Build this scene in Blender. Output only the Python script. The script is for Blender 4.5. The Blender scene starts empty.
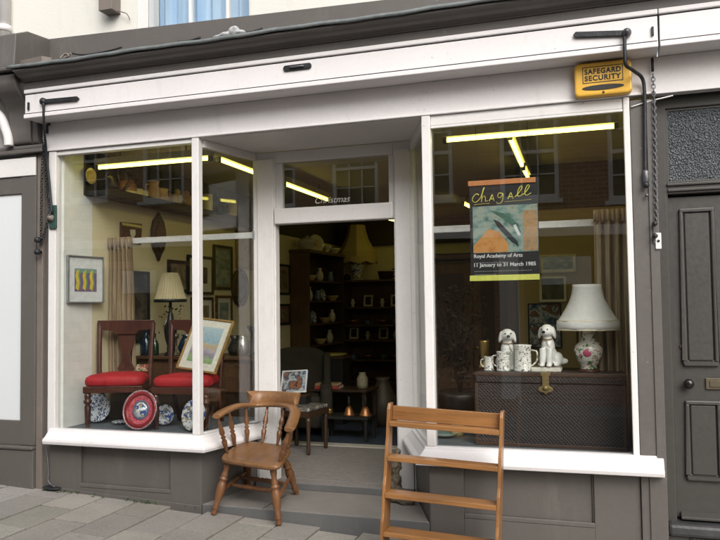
import bpy, bmesh, math, random
from mathutils import Vector, Matrix, Euler
random.seed(7)
C = bpy.context
SC = C.scene
COL = SC.collection
PI = math.pi

# ------------------------------------------------------------------ camera survey
F = 760.1; YAW = -.326523; PIT = .046162; ROLL = -.013532; D = 5.0; EYE = 1.45
def _axes():
    cy, sy, cp, sp = math.cos(YAW), math.sin(YAW), math.cos(PIT), math.sin(PIT)
    w = Vector((sy*cp, cy*cp, sp)); r = Vector((cy, -sy, 0)); u = r.cross(w)
    c, s = math.cos(ROLL), math.sin(ROLL)
    return r*c+u*s, u*c-r*s, w
CR, CU, CW = _axes()
CAM = Vector((0, -D, EYE))
def ray(u, v): return CW + CR*((u-360)/F) - CU*((v-270)/F)
def at(u, v, y=0.):
    d = ray(u, v); return CAM + d*((y+D)/d.y)
def atx(u, v, x):
    d = ray(u, v); return CAM + d*(x/d.x)
def atz(u, v, z):
    d = ray(u, v); return CAM + d*((z-EYE)/d.z)
def G(x, y=0.): return .02-.0467*(x+4.352)+.015*y      # the street falls to the right

cd = bpy.data.cameras.new('camera'); cam = bpy.data.objects.new('camera', cd); COL.objects.link(cam)
cd.sensor_width = 36; cd.lens = F/720*36; cd.clip_start = .05; cd.clip_end = 400
M3 = Matrix((CR, CU, -CW)).transposed()
cam.matrix_world = Matrix.Translation(CAM) @ M3.to_4x4()
SC.camera = cam

# ------------------------------------------------------------------ materials
class N:
    def __init__(s, name):
        s.m = bpy.data.materials.new(name); s.m.use_nodes = True
        s.t = s.m.node_tree; s.t.nodes.clear()
        s.out = s.t.nodes.new('ShaderNodeOutputMaterial')
    def n(s, typ, **k):
        nd = s.t.nodes.new(typ)
        for a, v in k.items():
            if a.startswith('i_'):
                nd.inputs[a[2:].replace('_', ' ')].default_value = v
            else: setattr(nd, a, v)
        return nd
    def l(s, a, b): s.t.links.new(a, b)
    def coords(s, scale=(1, 1, 1), rot=(0, 0, 0), kind='Object'):
        tc = s.n('ShaderNodeTexCoord'); mp = s.n('ShaderNodeMapping')
        mp.inputs['Scale'].default_value = scale; mp.inputs['Rotation'].default_value = rot
        s.l(tc.outputs[kind], mp.inputs['Vector']); return mp.outputs['Vector']
    def noise(s, vec, scale, detail=4, rough=.55):
        nd = s.n('ShaderNodeTexNoise'); s.l(vec, nd.inputs['Vector'])
        nd.inputs['Scale'].default_value = scale; nd.inputs['Detail'].default_value = detail
        nd.inputs['Roughness'].default_value = rough; return nd.outputs['Fac']
    def ramp(s, fac, stops, interp='LINEAR'):
        nd = s.n('ShaderNodeValToRGB'); cr = nd.color_ramp; cr.interpolation = interp
        while len(cr.elements) < len(stops): cr.elements.new(.5)
        for e, (p, c) in zip(cr.elements, stops):
            e.position = p; e.color = (*c, 1) if len(c) == 3 else c
        s.l(fac, nd.inputs['Fac']); return nd.outputs['Color']
    def mix(s, fac, a, b, mode='MIX'):
        nd = s.n('ShaderNodeMix', data_type='RGBA', blend_type=mode)
        for i, v in ((0, fac), (6, a), (7, b)):
            if isinstance(v, (int, float)): nd.inputs[i].default_value = v
            elif isinstance(v, tuple): nd.inputs[i].default_value = (*v, 1) if len(v) == 3 else v
            else: s.l(v, nd.inputs[i])
        return nd.outputs[2]
    def bump(s, h, strength=.2, dist=.01):
        nd = s.n('ShaderNodeBump'); nd.inputs['Strength'].default_value = strength; nd.inputs['Distance'].default_value = dist
        s.l(h, nd.inputs['Height']); return nd.outputs['Normal']
    def bsdf(s, col, rough=.6, metal=0., normal=None, spec=.5, coat=0., sub=0., emit=None, es=0.):
        b = s.n('ShaderNodeBsdfPrincipled')
        if isinstance(col, tuple): b.inputs['Base Color'].default_value = (*col, 1)
        else: s.l(col, b.inputs['Base Color'])
        if isinstance(rough, (int, float)): b.inputs['Roughness'].default_value = rough
        else: s.l(rough, b.inputs['Roughness'])
        b.inputs['Metallic'].default_value = metal; b.inputs['Specular IOR Level'].default_value = spec
        b.inputs['Coat Weight'].default_value = coat
        if emit: b.inputs['Emission Color'].default_value = (*emit, 1); b.inputs['Emission Strength'].default_value = es
        if normal is not None: s.l(normal, b.inputs['Normal'])
        s.l(b.outputs[0], s.out.inputs['Surface']); return b
def sc(c, k): return tuple(min(1, x*k) for x in c)

def paint(name, col, rough=.5, var=.12, scale=2.5, bump=.15, fine=30, metal=0., stain=None, coat=0., chips=None, chip_at=.70):
    """painted or plain surface with soft blotches, fine grain and brushed bump"""
    a = N(name); v = a.coords()
    n1 = a.noise(v, scale, 6); n2 = a.noise(v, fine, 3)
    c = a.ramp(n1, [(.3, sc(col, 1-var)), (.7, sc(col, 1+var*.6))])
    c = a.mix(.25, c, a.ramp(n2, [(.35, sc(col, 1-var*1.4)), (.65, sc(col, 1+var))]))
    if stain:
        n3 = a.noise(a.coords((1.2, 1.2, .35)), 4.5, 8, .7)
        c = a.mix(a.ramp(n3, [(.56, (0, 0, 0)), (.72, (.55, .55, .55))]), c, stain)
    if chips:
        n4 = a.noise(a.coords((1, 1, 1.6)), 34, 3, .6); n5 = a.noise(a.coords(), 3.2, 4, .6)
        mk = a.mix(1., a.ramp(n4, [(chip_at-.03, (0, 0, 0)), (chip_at, (1, 1, 1))]), a.ramp(n5, [(.5, (0, 0, 0)), (.62, (1, 1, 1))]), 'MULTIPLY')
        c = a.mix(mk, c, chips)
    r = a.ramp(n2, [(.3, (rough*.85,)*3), (.7, (min(1, rough*1.15),)*3)])
    a.bsdf(c, r, metal, a.bump(n2, bump, .004), coat=coat)
    return a.m
def wood(name, dark, light, scale=1., rough=.4, axis=0, coat=.1, spec=.5):
    a = N(name); s = [14, 14, 14]; s[axis] = 1.3
    v = a.coords(tuple(x*scale for x in s)); n1 = a.noise(v, 2.2, 6, .6)
    s2 = [60, 60, 60]; s2[axis] = 3; n2 = a.noise(a.coords(tuple(x*scale for x in s2)), 2, 3)
    big = a.noise(a.coords(), 3.0, 3)
    c = a.ramp(n1, [(.25, dark), (.55, light), (.8, sc(light, 1.12))])
    c = a.mix(.35, c, a.ramp(n2, [(.35, dark), (.6, light)]))
    c = a.mix(.35, c, a.ramp(big, [(.35, sc(dark, .9)), (.65, sc(light, 1.1))]))
    a.bsdf(c, a.ramp(n2, [(.3, (rough*.8,)*3), (.7, (rough*1.25,)*3)]), 0, a.bump(n2, .12, .003), coat=coat, spec=spec)
    return a.m
def plain(name, col, rough=.5, metal=0., coat=0., emit=None, es=0.):
    a = N(name); v = a.coords(); n = a.noise(v, 25, 3)
    c = a.ramp(n, [(.3, sc(col, .9)), (.7, sc(col, 1.08))])
    a.bsdf(c, rough, metal, coat=coat, emit=emit, es=es); return a.m
def glass(name, tint=(.96, .97, .96), f0=.05, rough=0.):
    a = N(name)
    g = a.n('ShaderNodeNewGeometry'); d = a.n('ShaderNodeVectorMath', operation='DOT_PRODUCT')
    a.l(g.outputs['Incoming'], d.inputs[0]); a.l(g.outputs['Normal'], d.inputs[1])
    ab = a.n('ShaderNodeMath', operation='ABSOLUTE'); a.l(d.outputs['Value'], ab.inputs[0])
    om = a.n('ShaderNodeMath', operation='SUBTRACT'); om.inputs[0].default_value = 1; a.l(ab.outputs[0], om.inputs[1])
    p = a.n('ShaderNodeMath', operation='POWER'); a.l(om.outputs[0], p.inputs[0]); p.inputs[1].default_value = 5
    ma = a.n('ShaderNodeMath', operation='MULTIPLY_ADD'); a.l(p.outputs[0], ma.inputs[0]); ma.inputs[1].default_value = 1-f0; ma.inputs[2].default_value = f0
    t = a.n('ShaderNodeBsdfTransparent'); t.inputs[0].default_value = (*tint, 1)
    gl = a.n('ShaderNodeBsdfGlossy'); gl.inputs['Roughness'].default_value = rough
    nb = a.noise(a.coords(), 1.3, 2)
    a.l(a.bump(nb, .02, .02), gl.inputs['Normal'])
    mx = a.n('ShaderNodeMixShader'); a.l(ma.outputs[0], mx.inputs[0]); a.l(t.outputs[0], mx.inputs[1]); a.l(gl.outputs[0], mx.inputs[2])
    a.l(mx.outputs[0], a.out.inputs['Surface']); return a.m

WHITE = (.72, .698, .702)
GREY = (.104, .0945, .087)
m_white = paint('white_gloss_paint', WHITE, .42, .05, 2., .12, 40, stain=(.57, .55, .53), chips=(.30, .27, .24), chip_at=.725)
m_white2 = paint('white_frame_paint', (.70, .685, .675), .4, .05, 3., .12, 40, stain=(.56, .54, .52), chips=(.32, .29, .26), chip_at=.715)
m_grey = paint('grey_paint', GREY, .5, .10, 2.2, .2, 35, stain=(.15, .142, .132), chips=(.24, .22, .20), chip_at=.71)
m_greyd = paint('dark_grey_door_paint', (.054, .051, .046), .38, .10, 3, .15, 40)
m_brownstrip = paint('brown_grey_paint', (.17, .145, .125), .55, .14, 4, .2, 35)
m_lead = paint('lead', (.17, .19, .19), .5, .3, 6, .5, 25, metal=.2, stain=(.33, .36, .35))
m_cream = paint('cream_render', (.66, .65, .605), .8, .05, 1.2, .35, 60, stain=(.60, .585, .53))
m_intwhite = None
def brickwall(name, col, mortar, sx, sy, bumpk=.4, var=.12, rough=.8, vec_rot=(0, 0, 0), frac=.5, msize=.012):
    a = N(name); tc = a.n('ShaderNodeTexCoord'); sep = a.n('ShaderNodeSeparateXYZ'); a.l(tc.outputs['Object'], sep.inputs[0])
    ad = a.n('ShaderNodeMath', operation='ADD'); a.l(sep.outputs[0], ad.inputs[0]); a.l(sep.outputs[1], ad.inputs[1])
    cb = a.n('ShaderNodeCombineXYZ'); a.l(ad.outputs[0], cb.inputs[0]); a.l(sep.outputs[2], cb.inputs[1])
    b = a.n('ShaderNodeTexBrick'); a.l(cb.outputs[0], b.inputs['Vector']); b.inputs['Scale'].default_value = 1
    b.inputs['Brick Width'].default_value = sx; b.inputs['Row Height'].default_value = sy; b.inputs['Mortar Size'].default_value = msize
    b.inputs['Mortar Smooth'].default_value = .4
    b.inputs['Color1'].default_value = (*sc(col, 1-var), 1); b.inputs['Color2'].default_value = (*sc(col, 1+var), 1); b.inputs['Mortar'].default_value = (*mortar, 1)
    n = a.noise(a.coords(), 9, 5)
    c = a.mix(.3, b.outputs['Color'], a.ramp(n, [(.3, sc(col, .75)), (.7, sc(col, 1.15))]))
    inv = a.n('ShaderNodeMath', operation='MULTIPLY'); a.l(b.outputs['Fac'], inv.inputs[0]); inv.inputs[1].default_value = -1
    a.bsdf(c, rough, 0, a.bump(inv.outputs[0], bumpk, .006)); return a.m
m_redbrick = brickwall('red_brick', (.30, .14, .085), (.38, .34, .29), .225, .075, .5, .25)
m_partywall = brickwall('white_painted_brick', (.86, .86, .83), (.845, .845, .815), .235, .078, .10, .004, .6)
m_yellow = paint('cream_wall_paint', (.74, .66, .45), .75, .06, 1.2, .2, 45)
m_dimyellow = paint('dimmed_cream_wall_paint', (.40, .32, .17), .75, .06, 1.2, .2, 45)  # darker copy of the cream wall paint, dimness put into the colour
m_brownwall = paint('dark_brown_upper_wall', (.045, .034, .022), .7, .2, 2, .2, 40)  # dark brown tone for the upper walls and the back beam
m_ceil = paint('ceiling_paint', (.46, .40, .25), .8, .08, 1.5, .2, 40)
m_glass = glass('window_glass', f0=.085)
m_glassdk = plain('dark_window_pane', (.02, .022, .024), .12)
m_felt = paint('blue_grey_felt', (.10, .115, .13), .95, .25, 12, .5, 140)
m_bluecarpet = paint('blue_carpet', (.022, .036, .060), .95, .3, 10, .6, 160)
m_mat = paint('grey_coir_mat', (.20, .185, .175), .95, .22, 25, .9, 220)
m_concrete = paint('step_concrete', (.20, .185, .17), .85, .2, 3, .5, 45, stain=(.11, .105, .1))
m_stepface = paint('step_grey_face', (.105, .105, .105), .75, .16, 4, .4, 40, stain=(.15, .145, .14))
m_slat = paint('threshold_strip', (.42, .40, .36), .6, .15, 8, .3, 50)
m_iron = paint('black_iron', (.035, .038, .042), .5, .35, 20, .5, 80, metal=.6, stain=(.09, .06, .045))
m_ironlite = paint('galvanised_iron', (.16, .16, .17), .5, .3, 20, .4, 80, metal=.7, stain=(.10, .08, .07))
m_brass = plain('aged_brass', (.52, .36, .12), .32, .9)
m_brassdull = plain('dull_brass', (.11, .09, .06), .55, .6)
m_copper = plain('copper', (.42, .20, .09), .42, .85)
m_chair = wood('chair_elm', (.075, .032, .012), (.24, .118, .046), 1, .42, 1)
m_chairleg = wood('chair_turned_wood', (.070, .028, .011), (.19, .085, .034), 1, .4, 2)
m_pine = wood('orange_pine', (.13, .056, .018), (.31, .145, .048), .8, .38, 0, .25)
m_pinev = wood('orange_pine_upright', (.13, .056, .018), (.31, .145, .048), .8, .38, 2, .25)
m_mahog = wood('mahogany', (.032, .010, .006), (.085, .028, .017), 1, .35, 2, .3)
m_darkwood = wood('dark_oak', (.020, .011, .006), (.055, .030, .016), 1, .45, 2, .1)
m_midwood = wood('brown_oak', (.045, .024, .012), (.12, .062, .03), 1, .45, 2, .1)
m_black = plain('black_lacquer', (.010, .010, .010), .6)
m_redvelvet = paint('red_velvet', (.40, .008, .016), .65, .2, 9, .3, 120)
m_china = plain('white_china', (.80, .80, .78), .18, 0, .3)
m_nose = plain('black_glaze', (.012, .01, .01), .2)
m_shade = None
def stripes_cloth(name, cols, scale, rough=.9, trans=.0, axis=(1, 1, 0)):
    a = N(name); v = a.coords((1, 1, .05))
    n = a.noise(v, scale, 3, .6); n2 = a.noise(a.coords(), 90, 2)
    stops = [(.28+.44*i/(len(cols)-1), c) for i, c in enumerate(cols)]
    c = a.ramp(n, stops); c = a.mix(.2, c, a.ramp(n2, [(.3, sc(cols[0], .7)), (.7, sc(cols[-1], 1.1))]))
    b = a.bsdf(c, rough, 0, a.bump(n2, .2, .003), spec=.1)
    return a.m
m_curt = stripes_cloth('brown_striped_curtain', [(.15, .105, .065), (.29, .215, .135), (.36, .285, .19), (.20, .125, .08)], 26)
m_bluecurt = stripes_cloth('blue_curtain', [(.24, .42, .68), (.36, .54, .78), (.50, .66, .84), (.28, .46, .70)], 7)
def shadecloth(name, col, trans=.35):
    a = N(name); v = a.coords(); n = a.noise(v, 40, 3)
    c = a.ramp(n, [(.3, sc(col, .93)), (.7, sc(col, 1.04))])
    b = a.bsdf(c, .8, spec=.2)
    tr = a.n('ShaderNodeBsdfTranslucent'); a.l(c, tr.inputs[0])
    mx = a.n('ShaderNodeMixShader'); mx.inputs[0].default_value = trans
    a.l(b.outputs[0], mx.inputs[1]); a.l(tr.outputs[0], mx.inputs[2]); a.l(mx.outputs[0], a.out.inputs['Surface']); return a.m
m_shade = shadecloth('white_silk_shade', (.86, .86, .85), .3)
m_shadecream = shadecloth('cream_pleated_shade', (.66, .58, .38), .3)
m_shadeyel = shadecloth('yellow_fringed_shade', (.64, .53, .26), .35)
def china_pattern(name, base, inks, scale=40, lo=.52, hi=.56):
    a = N(name); v = a.coords(); c = base
    for i, ink in enumerate(inks):
        mp = a.coords((1, 1, 1.0+.3*i), (i*.7, i*1.1, i*.4)); n = a.noise(mp, scale*(1+.35*i), 2, .5)
        fac = a.ramp(n, [(lo+.02*i, (0, 0, 0)), (hi+.02*i, (1, 1, 1))]); c = a.mix(fac, c, ink)
    a.bsdf(c, .2, coat=.3); return a.m
m_chintz = china_pattern('black_transfer_china', (.78, .77, .74), [(.12, .13, .12), (.16, .22, .12), (.36, .22, .20)], 52, .57, .63)
m_bluechina = china_pattern('blue_white_china', (.66, .70, .76), [(.04, .07, .22), (.03, .05, .14)], 48, .545, .585)
m_bluechina2 = china_pattern('blue_flower_china', (.74, .77, .80), [(.04, .09, .30), (.35, .30, .15)], 30, .52, .56)
m_floral = china_pattern('rose_and_leaf_china', (.76, .74, .68), [(.10, .20, .08), (.60, .16, .24), (.30, .34, .14)], 24, .57, .61)
m_pinkband = china_pattern('pink_lacquer', (.52, .085, .115), [(.58, .16, .17), (.30, .03, .05)], 60, .5, .6)
m_dkred = plain('dark_red_lacquer', (.22, .012, .015), .3)
m_speck = china_pattern('grey_speckled_rim', (.55, .52, .52), [(.10, .10, .16), (.45, .16, .16)], 90, .48, .54)
def abstract(name, cols, scale, detail=3, stretch=(1, 1, 1), rough=.6, seed=0):
    a = N(name); tc = a.n('ShaderNodeTexCoord'); mp = a.n('ShaderNodeMapping'); a.l(tc.outputs['Object'], mp.inputs[0])
    mp.inputs['Scale'].default_value = stretch; mp.inputs['Location'].default_value = (seed*3.1, seed*1.7, seed*2.3)
    n = a.noise(mp.outputs[0], scale, detail, .6)
    k = len(cols); c = a.ramp(n, [(.27+.46*i/(k-1), x) for i, x in enumerate(cols)])
    a.bsdf(c, rough, spec=.3); return a.m
m_paper = plain('ivory_mount', (.70, .68, .60), .8)
m_paperw = plain('white_mount', (.72, .74, .76), .8)
m_gilt = paint('gilt_frame', (.36, .22, .07), .4, .25, 15, .3, 60, metal=.3)
m_silver = plain('silver_frame', (.40, .41, .43), .35, .6)
m_yel = paint('alarm_yellow', (.72, .42, .055), .35, .07, 5, .05, 40, stain=(.55, .31, .05))
m_blk = plain('black_print', (.012, .011, .010), .5)
m_postblack = plain('poster_black', (.022, .022, .024), .35)
m_orange = plain('poster_orange', (.52, .20, .07), .5)
m_lime = plain('poster_lime', (.58, .60, .12), .5)
m_lemon = plain('poster_lemon_ink', (.66, .60, .10), .5)
m_printwhite = plain('poster_white_ink', (.62, .63, .64), .5)
m_letterwhite = plain('faded_white_lettering', (.55, .55, .53), .6)
def emitmat(name, col, s):
    a = N(name); e = a.n('ShaderNodeEmission'); e.inputs[0].default_value = (*col, 1); e.inputs[1].default_value = s
    a.l(e.outputs[0], a.out.inputs['Surface']); return a.m
m_tube = emitmat('fluorescent_tube', (1., .86, .17), 4.6)
m_batten = plain('tube_batten', (.50, .46, .32), .5)

# ------------------------------------------------------------------ mesh helpers
class MB:
    def __init__(s): s.v = []; s.f = []; s.sm = []
    def add(s, vs, fs, smooth=False):
        o = len(s.v); s.v += [Vector(p) for p in vs]; s.f += [[i+o for i in f] for f in fs]; s.sm += [smooth]*len(fs); return s
    def box(s, x0, x1, y0, y1, z0, z1):
        x0, x1 = sorted((x0, x1)); y0, y1 = sorted((y0, y1)); z0, z1 = sorted((z0, z1))
        return s.add([(x0,y0,z0),(x1,y0,z0),(x1,y1,z0),(x0,y1,z0),(x0,y0,z1),(x1,y0,z1),(x1,y1,z1),(x0,y1,z1)],
                     [(0,3,2,1),(4,5,6,7),(0,1,5,4),(1,2,6,5),(2,3,7,6),(3,0,4,7)])
    def hexa(s, b, t):
        return s.add(list(b)+list(t), [(0,3,2,1),(4,5,6,7),(0,1,5,4),(1,2,6,5),(2,3,7,6),(3,0,4,7)])
    def prism(s, pts, axis, a0, a1):
        """polygon (2-D) extruded along axis; for y: pts=(x,z); for x: pts=(y,z); for z: pts=(x,y)"""
        def P(p, a): return {'x': (a, p[0], p[1]), 'y': (p[0], a, p[1]), 'z': (p[0], p[1], a)}[axis]
        n = len(pts)
        ar = sum(pts[i][0]*pts[(i+1) % n][1]-pts[(i+1) % n][0]*pts[i][1] for i in range(n))
        if (ar < 0) != (axis == 'y'): pts = pts[::-1]
        lo, hi = sorted((a0, a1))
        vs = [P(p, lo) for p in pts]+[P(p, hi) for p in pts]
        fs = [list(range(n))[::-1], list(range(n, 2*n))]+[(i, (i+1) % n, n+(i+1) % n, n+i) for i in range(n)]
        return s.add(vs, fs)
    def tube(s, path, r, n=8, caps=True, closed=False, sx=1., sy=1., up=None):
        path = [Vector(p) for p in path]; m = len(path); rs = r if isinstance(r, (list, tuple)) else [r]*m
        vs = []; ref = Vector(up) if up else None
        for i, p in enumerate(path):
            a = path[(i-1) % m] if (closed or i > 0) else p; b = path[(i+1) % m] if (closed or i < m-1) else p
            t = (b-a).normalized()
            if ref is None: ref = t.orthogonal()
            x = (ref - t*ref.dot(t)).normalized(); y = t.cross(x)
            if not up: ref = x
            for k in range(n):
                an = 2*PI*k/n; vs.append(p + x*math.cos(an)*rs[i]*sx + y*math.sin(an)*rs[i]*sy)
        fs = []
        for i in range(m if closed else m-1):
            j = (i+1) % m
            for k in range(n): fs.append((i*n+k, i*n+(k+1) % n, j*n+(k+1) % n, j*n+k))
        s.add(vs, fs, True)
        if caps and not closed:
            o = len(s.v)-len(vs); s.f += [[o+k for k in range(n)][::-1], [o+(m-1)*n+k for k in range(n)]]; s.sm += [False, False]
        return s
    def lathe(s, prof, c=(0, 0, 0), n=20, p1=None, ring=False):
        """prof = [(r, h)...]; about +z from c, or along c->p1 with h as a fraction"""
        c = Vector(c)
        if p1 is not None:
            ax = Vector(p1)-c; L = ax.length; ax.normalize()
        else: ax = Vector((0, 0, 1)); L = 1
        x = ax.orthogonal().normalized(); y = ax.cross(x)
        vs = []
        for r, h in prof:
            for k in range(n):
                an = 2*PI*k/n; vs.append(c+ax*h*L+(x*math.cos(an)+y*math.sin(an))*max(r, 1e-4))
        fs = [(i*n+k, i*n+(k+1) % n, (i+1)*n+(k+1) % n, (i+1)*n+k) for i in range(len(prof)-1) for k in range(n)]
        s.add(vs, fs, True); o = len(s.v)-len(vs); m = len(prof)
        if ring:
            for k in range(n): s.f.append(((m-1)*n+k+o, (m-1)*n+(k+1) % n+o, (k+1) % n+o, k+o)); s.sm.append(True)
            return s
        if prof[0][0] > 1e-3: s.f.append([o+k for k in range(n)][::-1]); s.sm.append(False)
        if prof[-1][0] > 1e-3: s.f.append([o+(m-1)*n+k for k in range(n)]); s.sm.append(False)
        return s
    def ell(s, c, r, n=14, rot=None):
        c = Vector(c); r = (r,)*3 if isinstance(r, (int, float)) else r; h = n//2; vs = []; fs = []
        R = Euler(rot).to_matrix() if rot else Matrix.Identity(3)
        for i in range(h+1):
            th = PI*i/h
            for k in range(n):
                ph = 2*PI*k/n
                vs.append(c+R@Vector((r[0]*math.sin(th)*math.cos(ph), r[1]*math.sin(th)*math.sin(ph), -r[2]*math.cos(th))))
        for i in range(h):
            for k in range(n): fs.append((i*n+k, i*n+(k+1) % n, (i+1)*n+(k+1) % n, (i+1)*n+k))
        return s.add(vs, fs, True)
    def sheet(s, fn, nu, nv, th=0., smooth=True):
        """fn(u,v)->point; optional thickness along y"""
        vs = [fn(i/nu, j/nv) for j in range(nv+1) for i in range(nu+1)]
        fs = [(j*(nu+1)+i, j*(nu+1)+i+1, (j+1)*(nu+1)+i+1, (j+1)*(nu+1)+i) for j in range(nv) for i in range(nu)]
        return s.add(vs, fs, smooth)
    def xf(s, M): s.v = [M@p for p in s.v]; return s

def obj(name, mb, mat, parent=None, bevel=0., seg=2, solid=0., sub=0, world=True):
    me = bpy.data.meshes.new(name); vs = mb.v
    if parent is not None and world:
        off = WL(parent); vs = [p-off for p in vs]
    me.from_pydata([tuple(p) for p in vs], [], mb.f)
    for p, s in zip(me.polygons, mb.sm): p.use_smooth = s
    me.validate(); me.update()
    bm = bmesh.new(); bm.from_mesh(me); bmesh.ops.remove_doubles(bm, verts=bm.verts, dist=1e-6); bmesh.ops.recalc_face_normals(bm, faces=bm.faces); bm.to_mesh(me); bm.free()
    for mt in (mat if isinstance(mat, list) else [mat]): me.materials.append(mt)
    o = bpy.data.objects.new(name, me); COL.objects.link(o)
    if parent is not None: o.parent = parent
    if solid: md = o.modifiers.new('solid', 'SOLIDIFY'); md.thickness = solid; md.offset = 0
    if bevel: md = o.modifiers.new('bevel', 'BEVEL'); md.width = bevel; md.segments = seg; md.limit_method = 'ANGLE'; md.angle_limit = math.radians(40)
    if sub: md = o.modifiers.new('sub', 'SUBSURF'); md.levels = sub; md.render_levels = sub
    return o
def WL(o):
    v = o.location.copy()
    while o.parent: o = o.parent; v += o.location
    return v
def tag(o, label=None, cat=None, group=None, kind=None):
    if label: o['label'] = label
    if cat: o['category'] = cat
    if group: o['group'] = group
    if kind: o['kind'] = kind
    return o
def thing(name, label, cat, loc=(0, 0, 0), group=None):
    o = bpy.data.objects.new(name, None); COL.objects.link(o); o.location = loc; o.empty_display_size = .05
    return tag(o, label, cat, group)
def rotate(root, rx=0, ry=0, rz=0): root.rotation_euler = (math.radians(rx), math.radians(ry), math.radians(rz))
def text(name, body, mat, parent, origin, width=None, height=None, shear=0., bold=0., depth=.002, rotz=0., spacing=1.):
    cu = bpy.data.curves.new(name, 'FONT'); cu.body = body; cu.size = 1; cu.extrude = .01; cu.shear = shear; cu.offset = bold; cu.space_character = spacing
    t = bpy.data.objects.new(name+'_tmp', cu); COL.objects.link(t); C.view_layer.update()
    me = bpy.data.meshes.new_from_object(t.evaluated_get(C.evaluated_depsgraph_get())); bpy.data.objects.remove(t)
    xs = [v.co.x for v in me.vertices]; ys = [v.co.y for v in me.vertices]; w = max(xs)-min(xs); h = max(ys)-min(ys); x0 = min(xs); y0 = min(ys)
    kx = width/w if width else height/h; ky = height/h if height else kx
    off = WL(parent) if parent else Vector(); Rz = Matrix.Rotation(rotz, 3, 'Z'); Ry = Matrix.Identity(3)
    for v in me.vertices:
        p = Vector(((v.co.x-x0)*kx, v.co.z*depth/.01, (v.co.y-y0)*ky)); p.y = -p.y
        v.co = Rz@p + Vector(origin) - off
    me.materials.append(mat); o = bpy.data.objects.new(name, me); COL.objects.link(o)
    if parent: o.parent = parent
    return o
def copy_tree(o, parent=None):
    c = o.copy(); COL.objects.link(c)
    if parent: c.parent = parent
    for ch in list(o.children): copy_tree(ch, c)
    return c
def blob(name, parts, mat, parent, voxel=.006, smooth=6):
    """one continuous surface from overlapping ellipsoids"""
    mb = MB()
    for p in parts:
        if p[0] == 't': mb.tube(p[1], p[2], 12)
        else: mb.ell(*p[1:])
    o = obj(name, mb, mat, None)
    md = o.modifiers.new('r', 'REMESH'); md.mode = 'VOXEL'; md.voxel_size = voxel; md.use_smooth_shade = True
    md = o.modifiers.new('s', 'SMOOTH'); md.iterations = smooth; md.factor = .5
    C.view_layer.update(); me = bpy.data.meshes.new_from_object(o.evaluated_get(C.evaluated_depsgraph_get()))
    o.modifiers.clear(); o.data = me
    for p in me.polygons: p.use_smooth = True
    if parent:
        me.transform(Matrix.Translation(-WL(parent))); o.parent = parent
    return o
def bez(pts, n=8):
    """Catmull-Rom through the points"""
    P = [Vector(p) for p in pts]; out = []
    for i in range(len(P)-1):
        a, b, c, d = P[max(i-1, 0)], P[i], P[i+1], P[min(i+2, len(P)-1)]
        for k in range(n):
            t = k/n; out.append(.5*((2*b)+(c-a)*t+(2*a-5*b+4*c-d)*t*t+(3*b-a-3*c+d)*t**3))
    return out+[P[-1]]


# ================================================================== STREET
mr = paint('asphalt', (.055, .055, .057), .9, .2, 2, .6, 90)
b = MB(); x0, x1 = -60., 60.
b.add([(x0, -40, G(x0, -40)-.14), (x1, -40, G(x1, -40)-.14), (x1, 30, G(x1, -2.6)-.14), (x0, 30, G(x0, -2.6)-.14)], [(0, 1, 2, 3)])
tag(obj('road', b, mr), kind='structure')
m_joint = paint('sandy_joint', (.042, .039, .033), .95, .3, 14, .6, 90)
def slabmat():
    a = N('paving_slab'); v = a.coords(); n1 = a.noise(v, 3, 6, .65); n2 = a.noise(v, 60, 4, .7)
    at_ = a.n('ShaderNodeAttribute', attribute_name='tint')
    c = a.ramp(n1, [(.25, (.215, .200, .178)), (.75, (.31, .290, .262))])
    c = a.mix(.45, c, a.ramp(n2, [(.3, (.13, .125, .115)), (.7, (.33, .315, .295))]))
    c = a.mix(1., c, at_.outputs['Color'], 'MULTIPLY')
    st = a.noise(v, 9, 5, .7); c = a.mix(a.ramp(st, [(.60, (0, 0, 0)), (.74, (.5, .5, .5))]), c, (.13, .12, .105))
    a.bsdf(c, .85, 0, a.bump(n2, .35, .004)); return a.m
m_slab = slabmat()
b = MB(); tints = []
row = .30; yy0, yy1 = -2.45, -.004
xx = -8.0; ri = 0
while xx < 4.0:
    y = yy0 - (.23 if ri % 2 else 0)+random.uniform(-.03, .03)
    while y < yy1:
        ln = random.choice((.45, .45, .46, .52)); a0 = max(y, yy0)+.008; a1 = min(y+ln, yy1)-.008
        if a1-a0 > .06:
            dz = random.uniform(-.003, .003); g = .006
            xa, xb = xx+.0075, xx+row-.0075
            Z = lambda px, py: G(px, py)+dz
            bot = [(xa, a0, Z(xa, a0)-.05), (xb, a0, Z(xb, a0)-.05), (xb, a1, Z(xb, a1)-.05), (xa, a1, Z(xa, a1)-.05)]
            top = [(xa, a0, Z(xa, a0)), (xb, a0, Z(xb, a0)), (xb, a1, Z(xb, a1)), (xa, a1, Z(xa, a1))]
            b.hexa(bot, top); t = random.uniform(.82, 1.12); tints += [(t*random.uniform(.98, 1.03), t, t*random.uniform(.95, 1.02), 1)]*6
        y += ln
    xx += row; ri += 1
pav = obj('pavement', b, m_slab, None, .0022, 1)
ca = pav.data.color_attributes.new('tint', 'FLOAT_COLOR', 'CORNER')
for p in pav.data.polygons:
    for li in p.loop_indices: ca.data[li].color = tints[p.index] if p.index < len(tints) else (1, 1, 1, 1)
tag(pav, kind='structure')
b = MB(); x0, x1 = -40, 30
b.hexa([(x0, -2.46, G(x0, -2.5)-.6), (x1, -2.46, G(x1, -2.5)-.6), (x1, .9, G(x1, 0)-.6), (x0, .9, G(x0, 0)-.6)],
       [(x0, -2.46, G(x0, -2.46)-.018), (x1, -2.46, G(x1, -2.46)-.018), (x1, .9, G(x1, 0)-.018), (x0, .9, G(x0, 0)-.018)])
tag(obj('pavement_bed', b, m_joint), kind='structure')
b = MB()
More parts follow.
